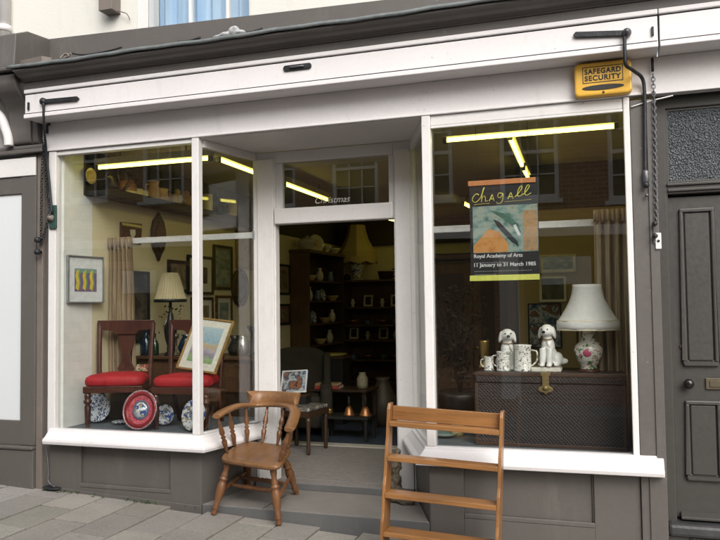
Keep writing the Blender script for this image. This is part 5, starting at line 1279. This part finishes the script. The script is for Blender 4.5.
# ================================================================== SEEN THROUGH THE DOORWAY
bc = thing('tall_bookcase', 'tall dark open bookcase against the left wall just inside the doorway', 'bookcase', (-4.09, 5.2, .048))
BX0, BX1, BY0, BY1, BH = -4.235, -3.95, 4.51, 5.90, 2.17
obj('side_panel', MBx((BX0, BX1, BY0, BY0+.03, .05, BH)), m_midwood, bc); obj('side_panel', MBx((BX0, BX1, BY1-.03, BY1, .05, BH)), m_darkwood, bc)
obj('back_panel', MBx((BX0, BX0+.02, BY0+.031, BY1-.031, .05, BH)), m_darkwood, bc)
obj('top_cornice', MBx((BX0, BX1+.03, BY0-.03, BY1+.03, BH+.001, BH+.05)), m_midwood, bc, .01)
shelfz = (.10, .52, .90, 1.20, 1.52, 1.80)
for z in shelfz: obj('shelf', MBx((BX0+.021, BX1-.012, BY0+.031, BY1-.031, z-.022, z)), m_midwood, bc)
o = obj('cupboard_door', MBx((BX1-.010, BX1+.008, BY0+.032, BY1-.032, .11, .50)), m_darkwood, bc, .005); obj('knob', MB().ell((BX1+.02, 5.2, .33), .014, 10), m_brass, o)
shelfname = {1: 'lowest', 2: 'second', 3: 'middle', 4: 'fourth', 5: 'top'}
m_gw = plain('dim_white_china', (.58, .56, .48), .3, 0, .2); m_gb = plain('dim_blue_china', (.10, .14, .25), .3, 0, .2)
plate_p = lambda r: [(0, 0), (r*.6, 0), (r, .018), (r*.97, .021), (r*.6, .005), (0, .004)]
for si, ys in ((2, (4.15, 4.45, 4.72)), (3, (4.12, 4.35, 4.6, 4.8)), (4, (4.15, 4.38, 4.62, 4.82)), (5, (4.2, 4.45, 4.75))):
    z = shelfz[si]+.0005
    for j, y in enumerate(ys):
        kind = (si*3+j) % 4
        nm = shelfname[si]
        place = ('nearest the door', 'second from the door', 'third from the door', 'farthest in')[j]
        if kind == 0: pot('vase', f'pale vase {place} on the {nm} shelf of the tall bookcase', 'vase', [(0, 0), (.035, 0), (.055, .06), (.045, .12), (.022, .16), (.03, .19), (0, .19)], (-4.06, 4.51+(y-3.96)*1.36, z), m_gw, 16)
        elif kind == 1: pot('jug', f'small jug {place} on the {nm} shelf of the tall bookcase', 'jug', jug(.055, .15), (-4.06, 4.51+(y-3.96)*1.36, z), m_gb, 16, handle=(PI/2, .03, .12, .045, .035))
        elif kind == 2:
            t = thing('display_plate', f'upright plate {place} on the {nm} shelf of the tall bookcase', 'plate', (-4.12, 4.51+(y-3.96)*1.36, z+.088)); obj('dish', MB().lathe(plate_p(.09), (0, 0, 0), 28), m_bluechina, t, world=False); obj('stand', MB().box(-.0, .02, -.03, .03, -.02, -.004), m_midwood, t, world=False); t.rotation_euler.y = math.radians(78)
        else: pot('bowl', f'ochre bowl {place} on the {nm} shelf of the tall bookcase', 'bowl', [(0, 0), (.04, 0), (.05, .01), (.085, .06), (.09, .075), (.083, .075), (.04, .015), (0, .012)], (-4.06, 4.51+(y-3.96)*1.36, z), m_ochre, 18)
ZB = BH+.0505
pot('tureen', 'pale lidded tureen at the left on top of the tall bookcase', 'tureen', [(0, 0), (.07, 0), (.06, .02), (.12, .06), (.13, .11), (.135, .115), (.09, .16), (.02, .18), (.025, .20), (0, .205)], (-4.06, 4.72, ZB), m_gw, 22)
t = thing('display_plate', 'upright pink rimmed plate on top of the tall bookcase', 'plate', (-4.05, 5.02, ZB+.12)); obj('dish', MB().lathe(plate_p(.125), (0, 0, 0), 30), m_gw, t, world=False); obj('centre', MB().lathe([(0, .0062), (.05, .0062), (.05, .0075), (0, .0075)], (0, 0, 0), 24), m_pinkpot, t, world=False); t.rotation_euler = (0, math.radians(76), -.6)
pot('sauce_boat', 'pale sauce boat right of the upright plate on the tall bookcase', 'sauce boat', [(0, 0), (.05, 0), (.03, .02), (.075, .07), (.085, .10), (.078, .10), (.03, .04), (0, .035)], (-4.03, 5.36, ZB), m_gw, 20, handle=(PI/2, .04, .10, .06, .06))
pot('bowl', 'pale bowl at the far end on top of the tall bookcase', 'bowl', [(0, 0), (.05, 0), (.055, .01), (.10, .06), (.115, .085), (.107, .085), (.05, .02), (0, .015)], (-4.04, 5.68, ZB), m_gw, 20)

dd = thing('dresser', 'dark open dresser of shelves against the back wall of the shop', 'dresser', (-3.6, 6.2, .048))
a_, b_ = at(341, 283, 5.2), at(397, 281, 5.2)
DX0, DX1, DY0, DY1, DH = -4.05, -3.10, 6.0, 6.42, 1.80
obj('side_panel', MBx((DX0, DX0+.04, DY0, DY1, .05, DH)), m_midwood, dd); obj('side_panel', MBx((DX1-.04, DX1, DY0, DY1, .05, DH)), m_midwood, dd)
obj('back_panel', MBx((DX0+.041, DX1-.041, DY1-.02, DY1, .05, DH)), m_midwood, dd)
obj('top', MBx((DX0-.03, DX1+.03, DY0-.03, DY1, DH+.001, DH+.035)), m_midwood, dd, .008)
dz = (.30, .62, .92, 1.15, 1.42)
for z in dz: obj('shelf', MBx((DX0+.041, DX1-.041, DY0+.004, DY1-.021, z-.025, z)), m_midwood, dd)
obj('plinth_board', MBx((DX0+.041, DX1-.041, DY0+.01, DY0+.03, .05, .27)), m_darkwood, dd)
DT = DH+.0355
for si, z in enumerate(dz[1:]):
    for j, x in enumerate((-3.90, -3.66, -3.42, -3.22)):
        nm = ('lowest', 'second', 'third', 'top')[si]; place = ('far left', 'centre left', 'centre right', 'far right')[j]; kd = (si+j*2+1) % 4
        if kd == 0: pot('ornament', f'small pale ornament {place} on the {nm} shelf of the back dresser', 'ornament', [(0, 0), (.03, 0), (.02, .03), (.04, .07), (.02, .10), (.028, .12), (0, .13)], (x, 6.14, z+.0005), m_gw, 14)
        elif kd == 1: pot('cup', f'dim cup {place} on the {nm} shelf of the back dresser', 'cup', mug(.045, .07), (x, 6.14, z+.0005), m_gb, 14, handle=(0, .015, .055, .045, .03))
        elif kd == 2:
            t = thing('framed_card', f'small framed card standing {place} on the {nm} shelf of the back dresser', 'framed picture', (x, 6.18, z+.001)); picture(t, .16, .19, .012, m_gilt, .02, m_paper, A4, .015); t.rotation_euler.x = math.radians(-9)
        else: pot('bowl', f'copper bowl {place} on the {nm} shelf of the back dresser', 'bowl', [(0, 0), (.04, 0), (.085, .05), (.09, .07), (.082, .07), (.03, .012), (0, .01)], (x, 6.14, z+.0005), m_copper, 16)
# lamp on the dresser
k = at(357, 280, 6.16)
lm = thing('table_lamp', 'table lamp with a fringed yellow shade standing on the back dresser', 'lamp', (k.x, 6.18, DT))
obj('lamp_base', MB().lathe([(0, 0), (.08, 0), (.075, .025), (.04, .04), (.085, .12), (.105, .20), (.07, .28), (.03, .31), (.02, .36), (0, .36)], (0, 0, 0), 24), m_bluechina2, lm, world=False)
n = 8; rgs = []
for z, r_ in ((.33, .285), (.40, .28), (.47, .225), (.58, .165), (.70, .130), (.78, .118)): rgs.append([(r_*math.cos(2*PI*q/n+.3), r_*math.sin(2*PI*q/n+.3), z) for q in range(n)])
vs = [p for r_ in rgs for p in r_]; fs = [(i*n+q, i*n+(q+1) % n, (i+1)*n+(q+1) % n, (i+1)*n+q) for i in range(len(rgs)-1) for q in range(n)]
obj('lamp_shade', MB().add(vs, fs, False), m_shadeyel, lm, world=False, solid=.003)
n = 64
vs = [(.285*math.cos(2*PI*q/n), .285*math.sin(2*PI*q/n), .33+dz_-(.03*abs(math.sin(q*PI/8)) if dz_ < 0 else 0)) for dz_ in (0, -.07) for q in range(n)]
obj('fringe', MB().add(vs, [(q, (q+1) % n, n+(q+1) % n, n+q) for q in range(n)], False), m_shadeyel, lm, world=False, solid=.003)
lm.scale = (1.1, 1.1, 1.1)
pot('basket', 'dark basket on the right end of the back dresser top', 'basket', [(0, 0), (.10, 0), (.13, .12), (.135, .13), (.12, .13), (.09, .02), (0, .015)], (at(386, 278, 6.2).x, 6.2, DT), m_darkwood, 22, handle=(0, .02, .16, .10, .06))
pot('pot', 'small dark pot left of the lamp on the back dresser', 'pot', [(0, 0), (.05, 0), (.06, .05), (.04, .09), (0, .10)], (at(347, 278, 6.2).x, 6.2, DT), m_darkpot, 18)

# wing armchair
wa = thing('wing_armchair', 'dark upholstered wing armchair just inside the doorway on the left', 'armchair', (-3.40, 2.85, .048))
m_uph = paint('dark_brown_upholstery', (.026, .022, .015), .9, .25, 10, .3, 80)
back = bez([(-.33, 0, .02), (-.34, 0, .5), (-.33, 0, .78), (-.25, 0, .90), (0, 0, .94), (.25, 0, .90), (.33, 0, .78), (.34, 0, .5), (.33, 0, .02)], 5)
obj('back', MB().prism([(p.x, p.z) for p in back], 'y', .10, .24), m_uph, wa, .05, 4, world=False)
for s_ in (-1, 1):
    obj('wing', MB().prism([(-.18, .52), (.12, .50), (.14, .88), (.02, .86), (-.10, .70)], 'x', s_*.28, s_*.36), m_uph, wa, .03, 3, world=False)
    obj('arm', MB().prism([(-.42, .10), (.12, .10), (.12, .56), (-.34, .56), (-.42, .50)], 'x', s_*.24, s_*.37), m_uph, wa, .05, 4, world=False)
obj('seat_cushion', MB().box(-.24, .24, -.42, .10, .28, .44), m_uph, wa, .05, 4, world=False); obj('seat_base', MB().box(-.30, .30, -.40, .10, .10, .275), m_uph, wa, .02, world=False)
for x, y in ((-.30, -.36), (.30, -.36), (-.30, .18), (.30, .18)): obj('leg', MB().box(x-.025, x+.025, y-.025, y+.025, 0, .10), m_darkwood, wa, world=False)
wa.rotation_euler.z = math.radians(22)

# small chair with patterned seat inside the door, framed picture on it
sc_ = thing('stool', 'small dark stool with a pale patterned seat just inside the doorway', 'stool', (-2.95, 1.86, .054))
LC = lambda nm, mb, mt, bev=.003: obj(nm, mb, mt, sc_, bev, world=False)
m_tap = china_pattern('patterned_seat_cloth', (.34, .33, .30), [(.08, .09, .10), (.16, .14, .12)], 26, .5, .55)
LC('seat', MB().prism([(-.22, -.20), (.22, -.20), (.19, .20), (-.19, .20)], 'z', .40, .435), m_tap, .012)
LC('seat_rail', MB().prism([(-.225, -.205), (.225, -.205), (.195, .205), (-.195, .205)], 'z', .345, .3995), m_darkwood)
for x, y in ((-.20, -.18), (.20, -.18), (-.17, .18), (.17, .18)): LC('leg', MB().lathe([(.014, 0), (.020, .06), (.017, .5), (.024, .9), (.024, 1)], (x, y, 0), 12, (x, y, .346)), m_darkwood, 0)
sc_.rotation_euler.z = math.radians(-10)
k0, k1 = at(280, 394, 1.95), at(309, 391, 1.95)
fp = thing('framed_picture', 'white framed picture of birds leaning above the small stool inside the doorway', 'framed picture', ((k0.x+k1.x)/2, 1.93, .49))
picture(fp, .29, .225, .012, m_paperw, 0, None, A6, .016); fp.rotation_euler = (math.radians(-16), math.radians(-4), math.radians(-8)); fp.location.z = at(294, 393, 1.93).z
b = MB()
bb = thing('box', 'dark box on the stool seat under the small white framed picture', 'box', (-2.99, 1.93, .49))
bb.location = (fp.location.x+.0, 1.95, .4895); hh = fp.location.z-.4895-.012
obj('carcase', MB().box(-.14, .14, -.05, .10, 0, max(.03, hh*.75)), m_black, bb, .003, world=False); obj('lid', MB().box(-.145, .145, -.055, .105, max(.03, hh*.75)+.0005, max(.04, hh)), m_darkwood, bb, .003, world=False)

# table with books and brass
ta = thing('side_table', 'dark side table inside the doorway carrying red books and brassware', 'table', (-2.98, 3.05, .048))
obj('table_top', MBx((-3.30, -2.60, 2.85, 3.30, .50, .525)), m_darkwood, ta, .005)
for x, y in ((-3.26, 2.89), (-2.64, 2.89), (-3.26, 3.26), (-2.64, 3.26)): obj('leg', MBx((x-.02, x+.02, y-.02, y+.02, .048, .4995)), m_darkwood, ta)
def book(label, c, w, d, h, m, rz):
    t = thing('book', label, 'book', c); obj('cover', MB().box(-w/2, w/2, -d/2, d/2, 0, h), m, t, .002, world=False); obj('pages', MB().box(-w/2+.006, w/2+.001, -d/2+.006, d/2+.001, .004, h-.004), m_paper, t, 0, world=False); t.rotation_euler.z = rz
k = at(329, 388, 3.0); book('red bound book lying on the side table, lower of two', (k.x, 3.0, .5255), .28, .2, .035, plain('red_cloth_binding', (.34, .05, .035), .7), .1)
book('tan bound book lying on the red book on the side table', (k.x-.01, 3.0, .561), .25, .18, .025, plain('tan_binding', (.30, .22, .10), .7), .05)
k = at(333, 356, 3.6)
st2 = thing('tall_stand', 'black tall stand with a yellow tray behind the red books', 'stand', (k.x, 3.6, .048))
obj('cabinet_body', MB().box(-.17, .17, -.14, .14, .0, k.z-.048-.03), m_black, st2, .006, world=False); obj('stand_top', MB().box(-.19, .19, -.16, .16, k.z-.048-.029, k.z-.048), m_darkwood, st2, .006, world=False)
pot('tray', 'shallow yellow tray on the black stand', 'tray', [(0, 0), (.12, 0), (.17, .025), (.165, .03), (.115, .008), (0, .008)], (k.x, 3.6, k.z+.0005), plain('pale_yellow_tray', (.48, .42, .12), .4), 26)
for u, v, lab, s_ in ((349, 413, 'left copper hand bell with a black handle on the dark low shelf', 1.0), (365.5, 416, 'right copper hand bell with a black handle on the dark low shelf', 1.15)):
    k = at(u, v, 2.55); t = thing('hand_bell', lab, 'bell', (k.x, 2.55, .30))
    obj('bell', MB().lathe([(.062*s_, 0), (.056*s_, .012), (.045*s_, .04), (.034*s_, .075), (.018*s_, .095), (0, .097)], (0, 0, 0), 22), m_copper, t, world=False); obj('handle', MB().lathe([(.010, .095), (.012, .12), (.016, .15), (.010, .17), (.014, .19), (0, .20)], (0, 0, 0), 12), m_black, t, world=False)
lo = thing('low_bench', 'dark low bench inside the doorway carrying the copper bells', 'bench', (-2.75, 2.58, .048))
obj('bench_top', MBx((-2.98, -2.45, 2.42, 2.74, .272, .2995)), m_black, lo, .004)
for x, y in ((-2.95, 2.45), (-2.48, 2.45), (-2.95, 2.71), (-2.48, 2.71)): obj('leg', MBx((x-.015, x+.015, y-.015, y+.015, .048, .2715)), m_black, lo)
k = at(362, 395, 3.0); pot('stone_jar', 'pale stoneware jar on the side table behind the copper bells', 'jar', [(0, 0), (.05, 0), (.065, .04), (.06, .12), (.035, .16), (.04, .18), (0, .18)], (min(k.x, -2.66), 3.02, .5255), plain('stoneware', (.32, .29, .20), .5), 20)
k = at(339, 414, 2.5); pot('brass_pot', 'small brass pot at the left end of the low bench', 'pot', [(0, 0), (.025, 0), (.04, .025), (.03, .05), (.034, .06), (0, .06)], (-2.92, 2.56, .30), m_brass, 18)
k = at(384, 400, 3.4); pot('floor_vase', 'large dim stoneware vase on the floor at the right of the doorway', 'vase', [(0, 0), (.10, 0), (.16, .15), (.17, .30), (.10, .45), (.07, .52), (.09, .56), (0, .56)], (at(383, 400, 3.5).x, 3.5, .0485), plain('dim_stoneware', (.075, .062, .04), .5), 24)

# ================================================================== OPPOSITE SIDE OF THE STREET (seen as reflections)
hs_ = thing('brick_house', 'red brick house with white sash windows across the street, reflected in the shop glass', 'house', (-3, -8.2, -.4))
YO = -8.0
H = lambda nm, mb, mt, par=None, bev=0.: obj(nm, mb, mt, par or hs_, bev)
b = MB(); wins = [-12.65, -10.85, -9.05, -7.25, -5.45, -3.66, -1.86, -.10]
hz = lambda x: 3.14-.055*(x+1)
cur = -20.
for x in wins:
    b.box(cur, x, YO-.4, YO, -1, 5.25); z = hz(x); b.box(x, x+.98, YO-.4, YO, -1, z); b.box(x, x+.98, YO-.4, YO, z+1.62, 5.6 if False else max(5.25, z+1.63)); cur = x+.98
b.box(cur, 2.4, YO-.4, YO, -1, 5.25); H('wall', b, m_redbrick)
for x in wins:
    z = hz(x); f = MB()
    for q in ((x, x+.075, z, z+1.62), (x+.905, x+.98, z, z+1.62), (x+.075, x+.905, z, z+.09), (x+.075, x+.905, z+1.55, z+1.62), (x+.075, x+.905, z+.80, z+.86)): f.box(q[0], q[1], YO-.1, YO-.03, q[2], q[3])
    for i in (1, 2): f.box(x+.075+i*.83/3-.012, x+.075+i*.83/3+.012, YO-.09, YO-.05, z+.09, z+1.55)
    for zz in (.44, 1.2): f.box(x+.075, x+.905, YO-.09, YO-.05, z+zz-.012, z+zz+.012)
    o = H('window', f, m_white); H('pane', MBx((x+.06, x+.92, YO-.14, YO-.12, z+.05, z+1.6)), m_glassdk, o)
    H('sill', MBx((x-.06, x+1.04, YO+.001, YO+.07, z-.07, z-.002)), m_white, o)
def slope_band(x0, x1, z, h, y0, y1, m, nm):
    zf = lambda x: z-.014*(x+1)
    H(nm, MB().hexa([(x0, y0, zf(x0)), (x1, y0, zf(x1)), (x1, y1, zf(x1)), (x0, y1, zf(x0))], [(x0, y0, zf(x0)+h), (x1, y0, zf(x1)+h), (x1, y1, zf(x1)+h), (x0, y1, zf(x0)+h)]), m)
slope_band(-20, 2.4, 2.54, .17, YO+.001, YO+.22, m_white, 'shop_fascia')
slope_band(-20, 2.4, 2.28, .259, YO+.001, YO+.05, m_black, 'shop_signboard')
for x in (-13, -10.2, -7.4, -4.7, -1.9, .9): H('shop_pilaster', MBx((x, x+.32, YO+.001, YO+.09, -1, 2.30)), m_grey if x < -5 else m_cream)
for x in (-12.6, -9.8, -7.0, -4.3, -1.5):
    o = H('shop_window', MBx((x, x+2.3, YO+.001, YO+.03, .35, 2.25)), m_glassdk)
    H('pale_blind', MBx((x+.3, x+1.1, YO+.0305, YO+.04, 1.75, 2.2)), m_blind, o)
H('eaves_gutter', MBx((-20, 2.6, YO-.02, YO+.14, 5.42, 5.52)), m_black)
H('roof', MB().prism([(YO+.10, 5.45), (YO-4.2, 8.0), (YO-8.5, 5.45)], 'x', -20, 2.6), paint('slate_roof', (.09, .09, .10), .7, .2, 3, .4, 30))
H('footing', MBx((-20, 2.4, YO+.12, YO+1.2, -1.2, G(-1)-.10)), m_concrete)

# ================================================================== LIGHT
W_ = bpy.data.worlds.new('World'); SC.world = W_; W_.use_nodes = True
nt = W_.node_tree; nt.nodes.clear()
sky = nt.nodes.new('ShaderNodeTexSky'); sky.sky_type = 'NISHITA'; sky.sun_disc = False
SE, SA = math.radians(38), math.radians(148)
sky.sun_elevation = SE; sky.sun_rotation = SA; sky.air_density = 1.2; sky.dust_density = 5.0; sky.ozone_density = .6
hsv = nt.nodes.new('ShaderNodeHueSaturation'); hsv.inputs['Saturation'].default_value = .32; nt.links.new(sky.outputs[0], hsv.inputs['Color'])
bg = nt.nodes.new('ShaderNodeBackground'); bg.inputs['Strength'].default_value = .15; nt.links.new(hsv.outputs[0], bg.inputs['Color'])
wo = nt.nodes.new('ShaderNodeOutputWorld'); nt.links.new(bg.outputs[0], wo.inputs['Surface'])
sd = bpy.data.lights.new('sun', 'SUN'); sd.energy = 1.0; sd.angle = math.radians(50); sd.color = (1, .97, .93)
so = bpy.data.objects.new('sun', sd); COL.objects.link(so)
# direction towards the sun (sky rotation is measured from +y clockwise)
dirs = Vector((math.sin(SA)*math.cos(SE), math.cos(SA)*math.cos(SE), math.sin(SE)))
so.rotation_euler = dirs.to_track_quat('Z', 'Y').to_euler(); so.location = (0, -6, 9)

SC.render.engine = 'CYCLES'
SC.cycles.max_bounces = 10; SC.cycles.diffuse_bounces = 5; SC.cycles.glossy_bounces = 4; SC.cycles.transparent_max_bounces = 16; SC.cycles.transmission_bounces = 4
SC.cycles.use_denoising = True; SC.cycles.sample_clamp_indirect = 6; SC.cycles.caustics_reflective = False; SC.cycles.caustics_refractive = False
SC.view_settings.view_transform = 'Standard'; SC.view_settings.look = 'None'; SC.view_settings.gamma = 1; SC.view_settings.use_curve_mapping = False
SC.view_settings.exposure = .60
